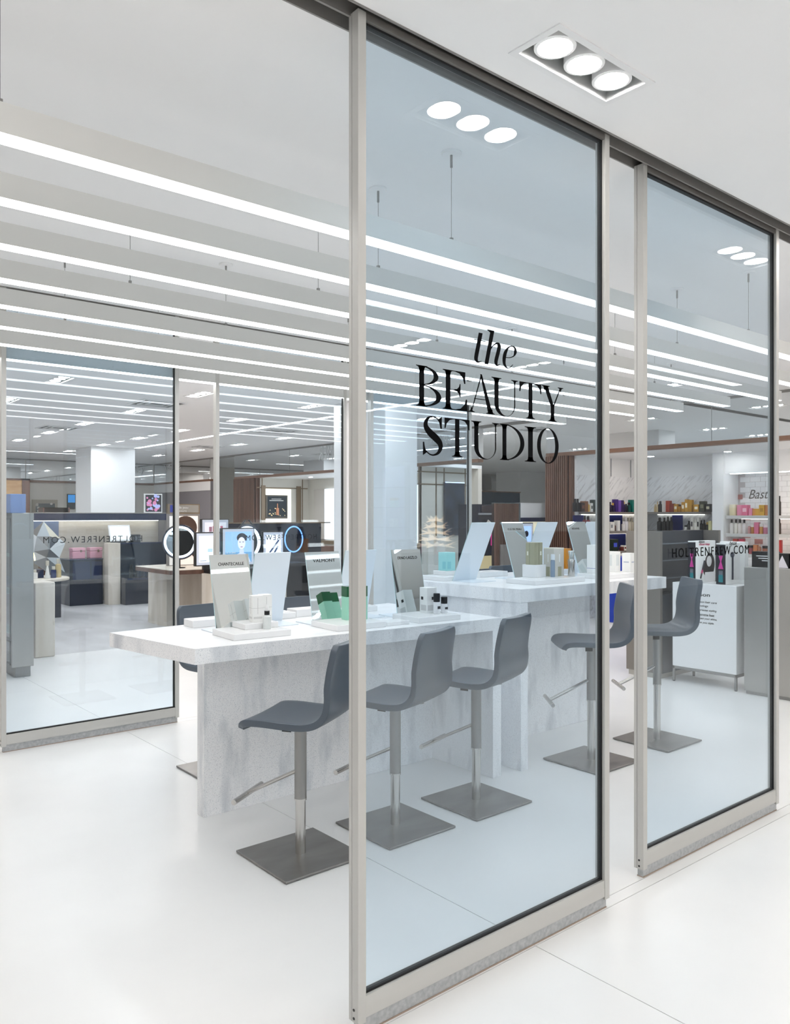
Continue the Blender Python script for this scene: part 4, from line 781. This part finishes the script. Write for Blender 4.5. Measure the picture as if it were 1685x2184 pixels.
MB().add([PY(1036, 1118, 7.95), PY(1041, 1108, 7.95), PY(1054, 1119, 7.95)] + [PY(1036, 1118, 7.97), PY(1041, 1108, 7.97), PY(1054, 1119, 7.97)], [(0, 1, 2), (5, 4, 3), (0, 1, 4, 3), (1, 2, 5, 4), (2, 0, 3, 5)]).build('facet', cm('d3cfc8'), t, smooth=False)
t = wthing('white_display', 'low white display wall with a navy band before the walnut column', 'display wall', (9.0, 8.3, 0)); xa, xb = XatY(1107, 8.1), XatY(1170, 8.1)
pbox(t, 'wall_face', 'wall_white', (xa, 8.1, 0), (xb, 8.2, zat(1072, 9, 8.1))); pbox(t, 'navy_band', 'navy_gloss', (xa, 8.07, zat(1113, 9, 8.1)), (xb, 8.1, zat(1104, 9, 8.1))); pbox(t, 'lit_bay', glow('e8dcc0', .7), (xa, 8.085, zat(1140, 9, 8.1)), (xb, 8.1, zat(1113, 9, 8.1)))
lightbox('lit picture box with a dark bird shape beyond the tall counter', 1107, 1137, 1115, 1162, 7.6, 0.0, lambda t, a, c, d, e, y: (pbox(t, 'picture', glow('9db8e6', 1.0), (a, y - .001, d), (c, y, e)), ell(MB(), (a + c) / 2, (d + e) / 2, (c - a) * .22, (e - d) * .2, y - .002, y - .001).build('bird_print', 'navy', t, smooth=False)), .012, 'navy')
t = wthing('dark_shop_front', 'dark glass shop front at the end of the side aisle', 'shop front', (16.5, 15.4, 0)); xa, xb = XatY(1031, 15.0), XatY(1109, 15.0)
pbox(t, 'dark_glass', noise_mat('dark_glass', '12202c', '26394a', .8, .12, 3), (xa, 15.0, 0), (xb, 15.1, zat(1051, 17, 15.0))); pbox(t, 'header', 'walnut', (xa, 14.97, zat(1051, 17, 15.0)), (xb, 15.1, zat(1049, 17, 15.0)))
MB().box((13.0, 20.0, 2.5), (25.9, 20.1, CEIL)).build('aisle_bulkhead', 'mirror_far', wr, smooth=False)
# ---- far back wall: oak portal, framed art, slat counter
t = wthing('oak_portal', 'oak and walnut portal at the back wall', 'portal', (5.2, 20.0, 0)); Yp = 20.0; xa, xm, xb = XatY(-20, Yp), XatY(47, Yp), XatY(63, Yp); zt_ = zat(1020, 5.2, Yp)
pbox(t, 'oak_face', 'oak', (xa, Yp, 0), (xm, Yp + .1, zt_)); pbox(t, 'walnut_jamb', 'walnut', (xm, Yp - .02, 0), (xb, Yp + .5, zt_)); pbox(t, 'header', 'walnut', (xa, Yp - .02, zt_ - .04), (xb, Yp + .5, zt_))
t = wthing('framed_art', 'dark art with pale dots in a broad grey frame on the back wall', 'picture', (7.2, Y1 - .03, 1.5)); Ya = Y1 - .06
pbox(t, 'frame', cm('a39c8c', .5), (XatY(69, Ya), Ya, 1.5), (XatY(123, Ya), Ya + .05, zat(1066, 7, Ya))); pbox(t, 'canvas', cm('1f3a42', .5), (XatY(76, Ya), Ya - .006, 1.52), (XatY(117, Ya), Ya, zat(1074, 7, Ya)))
b = MB()
for k in range(16): b.tube((XatY(77 + 38 * random.random(), Ya), Ya - .009, 1.55 + .35 * random.random()), (6.5, Ya - .006, 1.7), .001) if False else ell(b, XatY(78 + 37 * random.random(), Ya), 1.58 + .30 * random.random(), .035, .03, Ya - .009, Ya - .006, 8)
b.build('dot_print', 'cream', t, smooth=False)
t = wthing('slat_counter', 'copper slatted counter before the framed art', 'counter', (7.6, 21.4, 0)); xa, xb = XatY(92, 21.2), XatY(146, 21.2)
pbox(t, 'core', 'walnut', (xa, 21.22, 0), (xb, 21.6, zat(1083, 7.5, 21.2)))
b = MB()
for k in range(22): x = xa + (xb - xa) * k / 22; b.box((x, 21.2, 0), (x + .06, 21.22, zat(1083, 7.5, 21.2)))
b.build('slats', cm('a5776a', .5), t, smooth=False)['kind'] = 'stuff'
t = wthing('wall_screen', 'small wall screen with blue picture at the back wall', 'screen', (8.2, Y1, 1.9)); pbox(t, 'bezel', 'black', (XatY(144, Ya), Ya, 1.75), (XatY(161, Ya), Ya + .05, 2.15)); pbox(t, 'display', glow('2f86c9', .8), (XatY(145, Ya), Ya - .006, 1.92), (XatY(160, Ya), Ya, 2.13))

# ================================================================ hair and body shop at the right
XB = FX + 1.72                                                       # back wall of the alcove
LW = 7.5
yr = YatX(1519, XB)
pbox(wr, 'marble_panel', 'carrara', (FX + .13, LW - .02, 1.62), (XB, LW, 2.17)); pbox(wr, 'marble_panel', 'carrara_y', (XB - .02, yr, 1.62), (XB, LW - .02, 2.17))
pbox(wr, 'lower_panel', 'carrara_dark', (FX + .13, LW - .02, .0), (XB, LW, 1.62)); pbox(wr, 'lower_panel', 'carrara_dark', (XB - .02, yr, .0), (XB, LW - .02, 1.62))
for z, nm in ((1.615, 'top'), (1.325, 'second'), (1.02, 'lowest')):
    t = wthing('wall_shelf', nm + ' grey shelf on the short marble wall', 'shelf', (10.5, LW - .17, z - .035), 'grey shelves on the marble walls')
    pbox(t, 'shelf_board', 'taupe', (FX + .16, LW - .33, z - .035), (XB - .02, LW - .021, z)); pbox(t, 'shelf_light', cm('fff4e2', .5, 0, 3.0), (FX + .2, LW - .06, z - .045), (XB - .1, LW - .03, z - .035))
    t = wthing('wall_shelf', nm + ' grey shelf on the long marble wall', 'shelf', (XB - .17, 6.6, z - .035), 'grey shelves on the marble walls')
    pbox(t, 'shelf_board', 'taupe', (XB - .33, yr, z - .035), (XB - .021, LW - .335, z)); pbox(t, 'shelf_light', cm('fff4e2', .5, 0, 3.0), (XB - .06, yr + .1, z - .045), (XB - .03, LW - .4, z - .035))
for a, c, z0, z1 in ((1297, 1327, 1.33, 1.565), (1300, 1334, 1.025, 1.27), (1223, 1244, 1.33, 1.565)):
    pbox(wr, 'blue_panel', 'blue_deep', (XatY(a, LW - .03), LW - .034, z0), (XatY(c, LW - .03), LW - .0205, z1))
for a, c, z0, z1 in ((1436, 1458, 1.33, 1.565), (1473, 1494, 1.025, 1.27)): pbox(wr, 'blue_panel', 'blue_deep', (XB - .034, YatX(c, XB), z0), (XB - .0205, YatX(a, XB), z1))
for u in (1303, 1345): x = XatY(u, LW - .004); pbox(wr, 'panel_joint', 'soffit_grey', (x - .004, LW - .012, 2.17), (x + .004, LW - .002, 2.45))
pbox(wr, 'pier', 'wall_white', (XB - .45, YatX(1543, XB - .45), 0), (XB - .001, YatX(1519, XB - .45), 2.455))
t = wr; ys_ = YatX(1545, XB - .42); yL = YatX(1568, XB - .02)
yE = 2.25
pbox(t, 'tile_bed', cm('c9c4c4', .6), (XB - .02, yE, .6), (XB - .010, ys_, 2.40)); pbox(t, 'header', 'wall_white', (XB - .40, yE, 2.16), (XB - .02, ys_, 2.455)); pbox(t, 'top_light', cm('ffffff', .5, 0, 5.0), (XB - .35, yE, 2.150), (XB - .30, ys_ - .05, 2.16))
rt = 0
tl = MB(); z = .62
while z < 2.14:
    y = yE + (.075 if rt % 2 else 0)
    while y < ys_ - .14: tl.box((XB - .026, y, z), (XB - .020, y + .146, z + .071)); y += .15
    z += .075; rt += 1
tl.build('wall_tiles', 'white_gloss', t, smooth=False)['kind'] = 'stuff'
for u, v in ((1575, 1060), (1592, 1104), (1592, 1142), (1618, 1155)):
    p = PX(u, v, XB - .03); pbox(t, 'red_tile', cm('b77f78', .4), (XB - .029, p.y - .06, p.z - .035), (XB - .0265, p.y + .06, p.z + .035))
for z, nm in ((1.560, 'top'), (1.305, 'middle'), (1.02, 'lowest')): t = wthing('wall_shelf', nm + ' pale grey shelf on the white tiled wall', 'shelf', (XB - .2, 4.2, z - .045), 'pale shelves on the tiled wall'); pbox(t, 'shelf_board', cm('c9c8c4', .5), (XB - .42, yE, z - .045), (XB - .0265, YatX(1548, XB - .42), z)); pbox(t, 'shelf_light', cm('fff2ea', .5, 0, 4.0), (XB - .12, yE, z - .052), (XB - .09, ys_ - .1, z - .045))
p = PX(1597, 1064, XB - .026); place_text('bast', 'script_lettering', cm('6a6763', .4), wr, p, (0, -1, 0), (0, 0, 1), abs(p.y - YatX(1640, XB - .026)), .13)
# product rows: (u0, u1, v_top, kind, body colour, cap colour)
def row(plane, val, zb, items, place, grp):
    for u0, u1, vt, kind, c, cc, nm in items:
        if plane == 'Y': x0, x1 = XatY(u0, val), XatY(u1, val); cx, cy = (x0 + x1) / 2, val; wd = x1 - x0
        else: y0, y1 = YatX(u1, val), YatX(u0, val); cx, cy = val, (y0 + y1) / 2; wd = y1 - y0
        h = max(.04, zat(vt, cx, cy) - zb); wd *= .94; g = grp
        lb = nm + ' ' + place
        if kind == 'b':
            r = min(wd / 2, .06); bottle('toiletry_bottle', lb, 'bottle', cx, cy, zb, [('bottle_body', cm(c, .3), [(r * .95, 0), (r, .006), (r, h * .68), (r * .45, h * .76)]), ('cap', cm(cc, .35), [(r * .5, h * .76), (r * .5, h), (r * .4, h + .002)])], 0, g)
        elif kind == 'j':
            r = min(wd / 2, .07); bottle('toiletry_jar', lb, 'jar', cx, cy, zb, [('jar_body', cm(c, .3), [(r * .95, 0), (r, .005), (r, h * .7)]), ('lid', cm(cc, .35), [(r * 1.02, h * .7), (r * 1.02, h)])], 0, g)
        else:
            dp = min(wd, .12); t = thing('toiletry_carton', lb, 'box', (cx, cy, zb), 0, g); sx, sy = (wd, dp) if plane == 'Y' else (dp, wd)
            MB().box((-sx / 2, -sy / 2, 0), (sx / 2, sy / 2, h)).build('carton_body', cm(c, .4), t, .002)
            if cc:
                if plane == 'Y': MB().box((-sx * .3, -sy / 2 - .001, h * .35), (sx * .3, -sy / 2, h * .7)).build('label_print', cm(cc, .5), t, smooth=False)
                else: MB().box((-sx / 2 - .001, -sy * .3, h * .35), (-sx / 2, sy * .3, h * .7)).build('label_print', cm(cc, .5), t, smooth=False)
G1 = 'toiletries on the marble shelving'; G2 = 'toiletries on the tiled shelving'; YF = LW - .22; XF = XB - .22
row('Y', YF, 1.615, [(1223, 1230, 1064, 'b', '17181c', '0c0c0e', 'black pump bottle'), (1229, 1235, 1064, 'b', '1b1c20', '0c0c0e', 'matt black pump bottle'), (1235, 1243, 1072, 'x', '2a1c1a', '7a4a3c', 'dark maroon carton'), (1242, 1250, 1069, 'x', '7d5236', None, 'brown carton'), (1250, 1256, 1070, 'b', 'd3a648', 'e9e6dc', 'yellow bottle with white cap'), (1257, 1262, 1073, 'x', 'efefec', '2a3a38', 'white tube carton'), (1262, 1269, 1066, 'x', '22302f', None, 'dark green carton'),
     (1297, 1304, 1071, 'b', '1f1436', '0d0d10', 'black violet pump bottle'), (1304, 1310, 1073, 'b', '2a1b4a', 'c9a24c', 'violet bottle with gold collar'), (1309, 1315, 1065, 'x', '3a2170', None, 'slanted violet carton'), (1315, 1321, 1067, 'x', '6a4aa0', None, 'lilac carton'), (1321, 1327, 1067, 'x', '2a1750', None, 'deep violet carton'), (1327, 1333, 1070, 'b', '1d1238', 'c9a24c', 'purple oil bottle'), (1333, 1338, 1075, 'b', '17112a', '0d0d10', 'small dark violet bottle'), (1338, 1344, 1072, 'b', '0f4c48', '0d0d10', 'teal bottle with black cap'), (1344, 1351, 1066, 'x', '0f6a60', None, 'teal carton')], 'on the top marble shelf', G1)
row('Y', YF, 1.325, [(1244, 1250, 1100, 'b', '7a2a34', '1a1214', 'dark red pump bottle'), (1251, 1258, 1101, 'b', '8a343c', '1a1214', 'wine red pump bottle'), (1260, 1268, 1116, 'x', '3a2f34', None, 'low dark carton'), (1298, 1304, 1113, 'x', 'f0f0ee', '8a8f94', 'small white carton'), (1303, 1308, 1113, 'x', 'f4f4f2', None, 'plain white carton'), (1308, 1312, 1116, 'b', '4a1f1a', '0d0d10', 'small brown bottle'), (1313, 1319, 1110, 'x', 'f6f6f6', None, 'upright white carton'), (1327, 1332, 1112, 'b', 'f2f2f4', 'f2f2f4', 'white tube bottle'), (1332, 1338, 1103, 'b', 'eeeef2', 'd8d8dc', 'tall white bottle'), (1338, 1344, 1104, 'b', 'c9c4b4', 'b0ab9c', 'sand coloured bottle'), (1344, 1350, 1105, 'b', 'bab4a4', 'a8a292', 'beige bottle')], 'on the second marble shelf', G1)
row('Y', YF, 1.02, [(1299, 1312, 1150, 'x', '10281c', '4a5ad0', 'black green carton with blue diamond print'), (1323, 1329, 1163, 'b', '6a2a20', 'f0f0ee', 'brown bottle with white label'), (1328, 1333, 1163, 'x', 'efefe8', '7a2a20', 'white carton with red band')], 'on the lowest marble shelf', G1)
row('X', XF, 1.615, [(1395, 1400, 1076, 'b', 'cdb489', 'cdb489', 'slim beige bottle'), (1400, 1405, 1070, 'b', 'd8c19a', 'c8ae82', 'champagne bottle'), (1404, 1413, 1069, 'b', '2a2624', '141414', 'black bottle with gold base'), (1413, 1418, 1068, 'x', 'd9d2c8', None, 'pale carton'), (1417, 1422, 1068, 'x', 'cfc8c4', None, 'silver carton'), (1422, 1431, 1068, 'x', 'a03a22', None, 'brick red carton'), (1431, 1439, 1074, 'x', '7a2f22', None, 'dark red carton'), (1439, 1447, 1075, 'x', 'b8862c', 'f0ead8', 'gold carton with label'), (1446, 1455, 1076, 'b', 'b07a28', '2a2018', 'amber flacon with dark stopper'), (1455, 1462, 1071, 'x', 'c08e34', 'f0ead8', 'ochre carton'), (1462, 1469, 1065, 'x', 'c9983a', 'f4eedc', 'tall gold carton with label'), (1469, 1478, 1066, 'x', 'b98a30', None, 'tall ochre carton'), (1478, 1481, 1077, 'x', '9a7020', None, 'low gold carton'), (1482, 1493, 1076, 'x', 'c39336', 'f4eedc', 'wide gold carton with label'), (1494, 1506, 1069, 'x', '3a3a2c', '8a8a70', 'dark olive carton'), (1507, 1518, 1075, 'x', '1c1c1c', 'c9c4a8', 'black carton with cream label')], 'on the top shelf of the marble corner', G1)
row('X', XF, 1.325, [(1402, 1412, 1104, 'b', '17181f', '17181f', 'broad black bottle'), (1413, 1421, 1104, 'b', '101114', '101114', 'black flask'), (1421, 1428, 1102, 'b', '15161a', '15161a', 'black spray bottle'), (1428, 1435, 1103, 'b', '121316', '121316', 'slim black spray'), (1460, 1466, 1120, 'j', 'e6e4de', '1a1a1a', 'cream jar with black lid'), (1466, 1473, 1111, 'b', '2a2a2c', '101010', 'black dropper'), (1474, 1480, 1104, 'x', 'e9e6dc', '3a3a3a', 'cream carton'), (1480, 1487, 1106, 'b', 'efece2', 'e9e6dc', 'cream bottle'), (1487, 1493, 1104, 'x', 'e2dfd6', '222222', 'ivory carton'), (1493, 1499, 1110, 'b', '1c1c1c', '0f0f0f', 'small black bottle'), (1499, 1505, 1109, 'b', '2a2720', '101010', 'black amber bottle'), (1505, 1512, 1114, 'b', '1a1a1a', 'c9a24c', 'black bottle with gold cap'), (1512, 1518, 1111, 'x', 'd9d6a0', None, 'pale yellow carton')], 'on the second shelf of the marble corner', G1)
XS = XB - .32
row('X', XS, 1.560, [(1556, 1573, 1076, 'j', 'e3d6b0', 'e9dfc4', 'cream gift basket jar'), (1574, 1584, 1077, 'x', 'df8fa8', None, 'light pink carton'), (1584, 1598, 1077, 'x', 'd9708e', 'f0c4cf', 'pink carton with label'), (1598, 1606, 1084, 'x', 'e08aa8', None, 'small pink carton'), (1606, 1612, 1085, 'x', 'd08a4a', None, 'small orange carton'), (1612, 1621, 1085, 'x', 'd2a03a', None, 'small mustard carton'), (1621, 1633, 1077, 'x', 'cfa23c', 'a87c24', 'mustard carton with label'), (1633, 1642, 1077, 'x', 'b9722c', None, 'copper carton'), (1660, 1666, 1058, 'b', '2a2018', '0e0e0e', 'tall dark bottle')], 'on the top tiled shelf', G2)
row('X', XS, 1.305, [(1557, 1565, 1108, 'b', 'f4efec', '16161a', 'white lotion bottle with pink label'), (1566, 1574, 1108, 'b', 'f4f0e6', '16161a', 'white lotion bottle with yellow label'), (1574, 1583, 1108, 'b', 'f4ece6', '16161a', 'white lotion bottle with orange label'), (1583, 1592, 1108, 'b', 'f2eae8', '16161a', 'white lotion bottle with rose label'), (1595, 1602, 1117, 'b', 'd8a0a0', 'f0f0f0', 'small rose bottle'), (1602, 1610, 1118, 'j', 'c98a4a', 'efece6', 'amber pot with white lid'), (1610, 1620, 1114, 'x', 'e07a98', None, 'pink tube carton'), (1620, 1628, 1117, 'j', 'd9a05a', 'f4f0ea', 'apricot pot with white lid'), (1628, 1638, 1119, 'j', 'c06a88', 'e9d6da', 'magenta jar'), (1660, 1666, 1106, 'b', '3a2a20', '101010', 'brown bottle')], 'on the middle tiled shelf', G2)
row('X', XS, 1.02, [(1565, 1575, 1149, 'x', 'c9483c', 'e9c46a', 'red and yellow carton'), (1578, 1588, 1149, 'x', 'd0405a', 'f2a6b8', 'crimson carton'), (1586, 1596, 1163, 'j', '9a4a50', '1a1416', 'dark rose jar'), (1597, 1607, 1163, 'j', 'b45a60', '1a1416', 'rose jar with black lid'), (1608, 1617, 1162, 'x', 'd98a5a', None, 'peach carton'), (1616, 1624, 1160, 'b', 'c98a6a', 'e6c9b4', 'peach flacon'), (1626, 1638, 1164, 'j', 'b06a50', '181414', 'terracotta jar with black lid'), (1660, 1668, 1152, 'x', 'b9302c', None, 'bright red carton')], 'on the lowest tiled shelf', G2)
# base cabinets
solid('blue_base_cabinet', 'bright blue base cabinet with white plinth below the marble shelving', 'cabinet', 'blue', (9.55, 6.5, .07), (9.95, 6.95, .98)); solid('cabinet_plinth', 'white plinth under the blue base cabinet', 'plinth', 'wall_white', (9.57, 6.52, 0), (9.95, 6.95, .07))
# ---- front row at x = 6.9: steel counters, lettered cabinet, grey gondola
def steel_counter(label, ya, yb, h):
    t = wthing('steel_counter', label, 'counter', (7.1, (ya + yb) / 2, 0)); pbox(t, 'plinth', 'steel_dull', (6.90, ya + .01, 0), (7.33, yb - .01, .03)); pbox(t, 'body', 'steel', (6.88, ya, .03), (7.35, yb, h), .004); return t
steel_counter('brushed steel counter beside the white lettered cabinet', 2.98, 3.445, 1.107)
steel_counter('brushed steel counter behind the edge of the second glass panel', 1.6, 2.972, 1.10)
t = wthing('lettered_cabinet', 'white cabinet on metal legs with black printed text', 'cabinet', (7.09, 3.84, 0)); CF = 6.905
pbox(t, 'body', 'white_satin', (CF, 3.525, .145), (7.28, 4.150, .930), .004); f = MB()
for x in (CF + .01, 7.27):
    for y in (3.535, 4.14): f.box((x - .010, y - .010, .006), (x + .010, y + .010, .145))
f.box((CF, 3.525, .118), (CF + .02, 4.15, .145)); f.box((7.26, 3.525, .118), (7.28, 4.15, .145)); f.box((CF, 3.525, .118), (7.28, 3.545, .145)); f.box((CF, 4.13, .118), (7.28, 4.15, .145)); f.build('leg_frame', 'steel_dull', t, .002)
fe = MB()
for x in (CF + .01, 7.27):
    for y in (3.535, 4.14): fe.tube((x, y, 0), (x, y, .006), .012, 10)
fe.build('levelling_feet', 'black', t)
def cab(key, u0, u1, v, h): y0, y1 = YatX(u0, CF), YatX(u1, CF); place_text(key, 'lettering', 'black_vinyl', t, (CF, y0, zat(v, CF, (y0 + y1) / 2)), (0, -1, 0), (0, 0, 1), y0 - y1, h)
cab('dyson', 1478, 1514, 1274, .042)
for k, (u1, v) in enumerate(((1529, 1288), (1511, 1295), (1529, 1305), (1524, 1314), (1529, 1323), (1523, 1331))): cab('l%d' % (k + 1), u1 - (43, 31, 47, 42, 46, 47)[k], u1, v, .024)
ZC = .930
def tool_carton(label, u0, um, u1, vt, fig, xf=6.95):
    yA = YatX(u0, xf); yB = YatX(um, xf); xB = XatY(u1, yB); h = zat(vt, xf, yB) - ZC
    t = wthing('tool_carton', label, 'box', ((xf + xB) / 2, (yA + yB) / 2, ZC), 'hair tool cartons on the white cabinet'); pbox(t, 'carton_body', 'paper', (xf, yB, ZC), (xB, yA, ZC + h), .003); W = yA - yB; L = xB - xf
    pbox(t, 'dark_side', cm('23262e', .3), (xf - .001, yB + .002, ZC + .004), (xf, yA - .002, ZC + h - .012)); ym = (yA + yB) / 2
    MB().prism([(ym - W * .22, ZC + h * .70), (ym + W * .22, ZC + h * .70), (ym + W * .05, ZC + h * .56), (ym + W * .26, ZC + h * .38), (ym - W * .26, ZC + h * .38), (ym - W * .05, ZC + h * .56)], lambda p, q: (xf - .0025, p, q), lambda p, q: (xf - .001, p, q)).build('pink_print', cm('d13a9a', .4), t, smooth=False)
    pbox(t, 'teal_print', cm('1f7f86', .4), (xf - .0025, ym - W * .22, ZC + h * .06), (xf - .001, ym + W * .22, ZC + h * .24)); pbox(t, 'grey_print', cm('6a6e78', .3), (xf - .0025, ym - W * .2, ZC + h * .24), (xf - .001, ym + W * .2, ZC + h * .34))
    yq = yB - .001
    if fig:
        def el(n, m, cx, cz, rx, rz, d): ell(MB(), xf + L * cx, ZC + h * cz, L * rx, h * rz, yq - d, yq).build(n, m, t, smooth=False)
        el('hair_print', 'hair', .70, .42, .25, .28, .001); el('hair_print', 'hair', .50, .32, .14, .16, .0012); el('face_print', cm('e9e6e4', .5), .66, .50, .13, .13, .002); pbox(t, 'figure_print', cm('f2f0f0', .5), (xf + L * .45, yq - .0018, ZC + .01), (xf + L * .95, yq, ZC + h * .24))
        MB().tube((xf + L * .22, yq - .002, ZC + h * .10), (xf + L * .42, yq - .002, ZC + h * .52), .008, 8).build('wand_print', cm('3a3c44', .4), t); MB().tube((xf + L * .27, yq - .003, ZC + h * .22), (xf + L * .31, yq - .003, ZC + h * .30), .009, 8).build('wand_print', cm('d13a7a', .4), t)
        place_text('dyson', 'lettering', cm('2a2a30'), t, (xf + L * .15, yq, ZC + h * .92), (1, 0, 0), (0, 0, 1), L * .28, None); place_text('vol', 'lettering', cm('c83a6a'), t, (xf + L * .15, yq, ZC + h * .87), (1, 0, 0), (0, 0, 1), L * .55, None)
    else:
        MB().tube((xf + L * .45, yq - .002, ZC + h * .12), (xf + L * .45, yq - .002, ZC + h * .70), .010, 8).build('dryer_print', cm('2f3442', .4), t); ell(MB(), xf + L * .45, ZC + h * .72, L * .14, h * .07, yq - .003, yq).build('dryer_print', cm('4a5060', .4), t, smooth=False); place_text('dyson', 'lettering', cm('2a2a30'), t, (xf + L * .25, yq, ZC + h * .92), (1, 0, 0), (0, 0, 1), L * .5, None)
    return t
tool_carton('white hair tool carton showing a long haired woman', 1467, 1484, 1526, 1154, True); tool_carton('white hair tool carton showing a slim grey dryer', 1527, 1548, 1578, 1159, False)
for k, (ya, yb) in enumerate(((3.72, 3.84), (3.60, 3.70))):
    solid('tool_carton', ('plain white carton behind the long haired woman carton', 'plain white carton behind the slim dryer carton')[k], 'box', 'paper', (7.205, ya, ZC), (7.275, yb, ZC + .385), .003, 'hair tool cartons on the white cabinet')
t = wthing('grey_gondola', 'tall grey gondola with dark glass shelves beside the white cabinet', 'display unit', (7.2, 4.5, 0))
pbox(t, 'plinth', cm('b9b5ae', .5), (6.88, 4.27, 0), (7.7, 4.61, .05)); pbox(t, 'side_panel', 'taupe', (6.86, 4.25, .05), (6.90, 4.625, 1.405), .003); pbox(t, 'back_panel', cm('3c4048', .2), (6.90, 4.42, .05), (7.95, 4.46, 1.405)); pbox(t, 'base_panel', cm('55585e', .3), (6.90, 4.25, .05), (7.95, 4.42, .80)); pbox(t, 'end_panel', 'taupe', (7.95, 4.25, .05), (7.99, 4.625, 1.405))
for z in (.95, 1.12, 1.28): pbox(t, 'glass_shelf', cm('6a717a', .15), (6.90, 4.26, z), (7.95, 4.42, z + .008))
# ---- glass shelf stand at the right edge with cartons on the steel counter
for v, nm in ((1000, 'top'), (1070, 'middle'), (1139, 'lower')):
    z = zat(v, 7.2, 2.95); t = wthing('glass_shelf', nm + ' blue edged glass shelf over the steel counter', 'shelf', (7.2, 2.73, z - .006), 'blue edged glass shelves'); pbox(t, 'shelf_plate', cm('2a3f9a', .15), (7.12, 2.45, z - .006), (7.328, 3.02, z))
t = wthing('shelf_back', 'pale lilac back board behind the blue edged glass shelves', 'board', (7.34, 2.7, 1.107)); pbox(t, 'pale_board', cm('c3c6e2', .5), (7.33, 2.45, 1.107), (7.345, 2.93, 2.25)); pbox(t, 'post', 'soffit_grey', (7.33, 2.93, 1.107), (7.35, 3.02, 2.25))
for k, (v, c, h, nm) in enumerate(((1070, '9fdfd2', .13, 'mint carton with gold lid on a blue edged glass shelf'), (1139, 'f2f2f2', .12, 'white carton with black mark on a blue edged glass shelf'))):
    z = zat(v, 7.2, 2.95); carton(nm, cm(c, .3), 7.2, 2.86 - .01 * k, z, .08, .1, h, 0, [(.3, .5, .7, .6, 'black' if k else cm('7fbfb0'))], (cm('b99a4c', .3), .28) if k == 0 else None)
for k, (ya, yb) in enumerate(((3.09, 3.20), (2.985, 3.08))):
    y = (ya + yb) / 2; t = wthing('black_carton', ('black carton with white triangle pattern on the steel counter by the lettered cabinet', 'black carton with white triangle pattern on the steel counter by the blue edged glass shelves')[k], 'box', (7.0, y, 1.107), 'black patterned cartons'); pbox(t, 'carton_body', 'black', (6.95, ya, 1.107), (7.06, yb, 1.107 + .125), .002)
    MB().prism([(ya + .004, 1.109), (yb - .004, 1.109), (y, 1.215)], lambda p, q: (6.9485, p, q), lambda p, q: (6.95, p, q)).build('triangle_print', cm('d9d6de', .5), t, smooth=False)
t = wthing('black_banner_carton', 'wide black carton with white print below the tiled shelves', 'box', (7.05, 3.32, 1.107)); pbox(t, 'carton_body', 'black', (6.97, 3.22, 1.107), (7.08, 3.42, 1.107 + .135), .002)
b = MB()
for k in range(3): b.box((6.9688, 3.26, 1.20 - .02 * k), (6.97, 3.26 + (.12, .10, .07)[k], 1.207 - .02 * k))
b.build('print', 'paper', t, smooth=False)

# ================================================================ entrance aisle, seen in the glass
t = wthing('petal_lamp', 'tiered glowing petal lamp on a dark pedestal in the entrance aisle', 'lamp', (7.9, -4.65, 0))
pbox(t, 'pedestal', 'navy', (7.55, -5.0, 0), (8.25, -4.3, 1.02), .004)
MB().tube((7.9, -4.65, 1.02), (7.9, -4.65, 1.55), .02, 10).build('stem', 'gold', t); b = MB()
for lvl in range(5):
    R = .34 - .05 * lvl; z = 1.12 + .09 * lvl
    for k in range(14):
        a = 2 * math.pi * (k + .5 * (lvl % 2)) / 14; c = Vector((7.9 + R * .55 * math.cos(a), -4.65 + R * .55 * math.sin(a), z)); e = Vector((math.cos(a), math.sin(a), 0)); s = Vector((-math.sin(a), math.cos(a), 0))
        P = [c - e * R * .3, c + s * .05 + Vector((0, 0, .015)), c + e * R * .45 + Vector((0, 0, -.02 + .05 * (k % 3))), c - s * .05 + Vector((0, 0, .015))]
        b.add(P + [p + Vector((0, 0, .004)) for p in P], [(0, 1, 2, 3), (7, 6, 5, 4), (0, 1, 5, 4), (1, 2, 6, 5), (2, 3, 7, 6), (3, 0, 4, 7)])
b.build('petals', cm('e9d8c0', .5, 0, 2.6), t, smooth=False)['kind'] = 'stuff'
solid('aisle_counter', 'long pale counter in the entrance aisle', 'counter', 'travertine', (4.6, -5.2, 0), (6.4, -4.5, 1.0))
solid('aisle_cabinet', 'dark display cabinet in the entrance aisle', 'cabinet', 'navy', (9.6, -4.9, 0), (11.0, -4.2, 1.3))
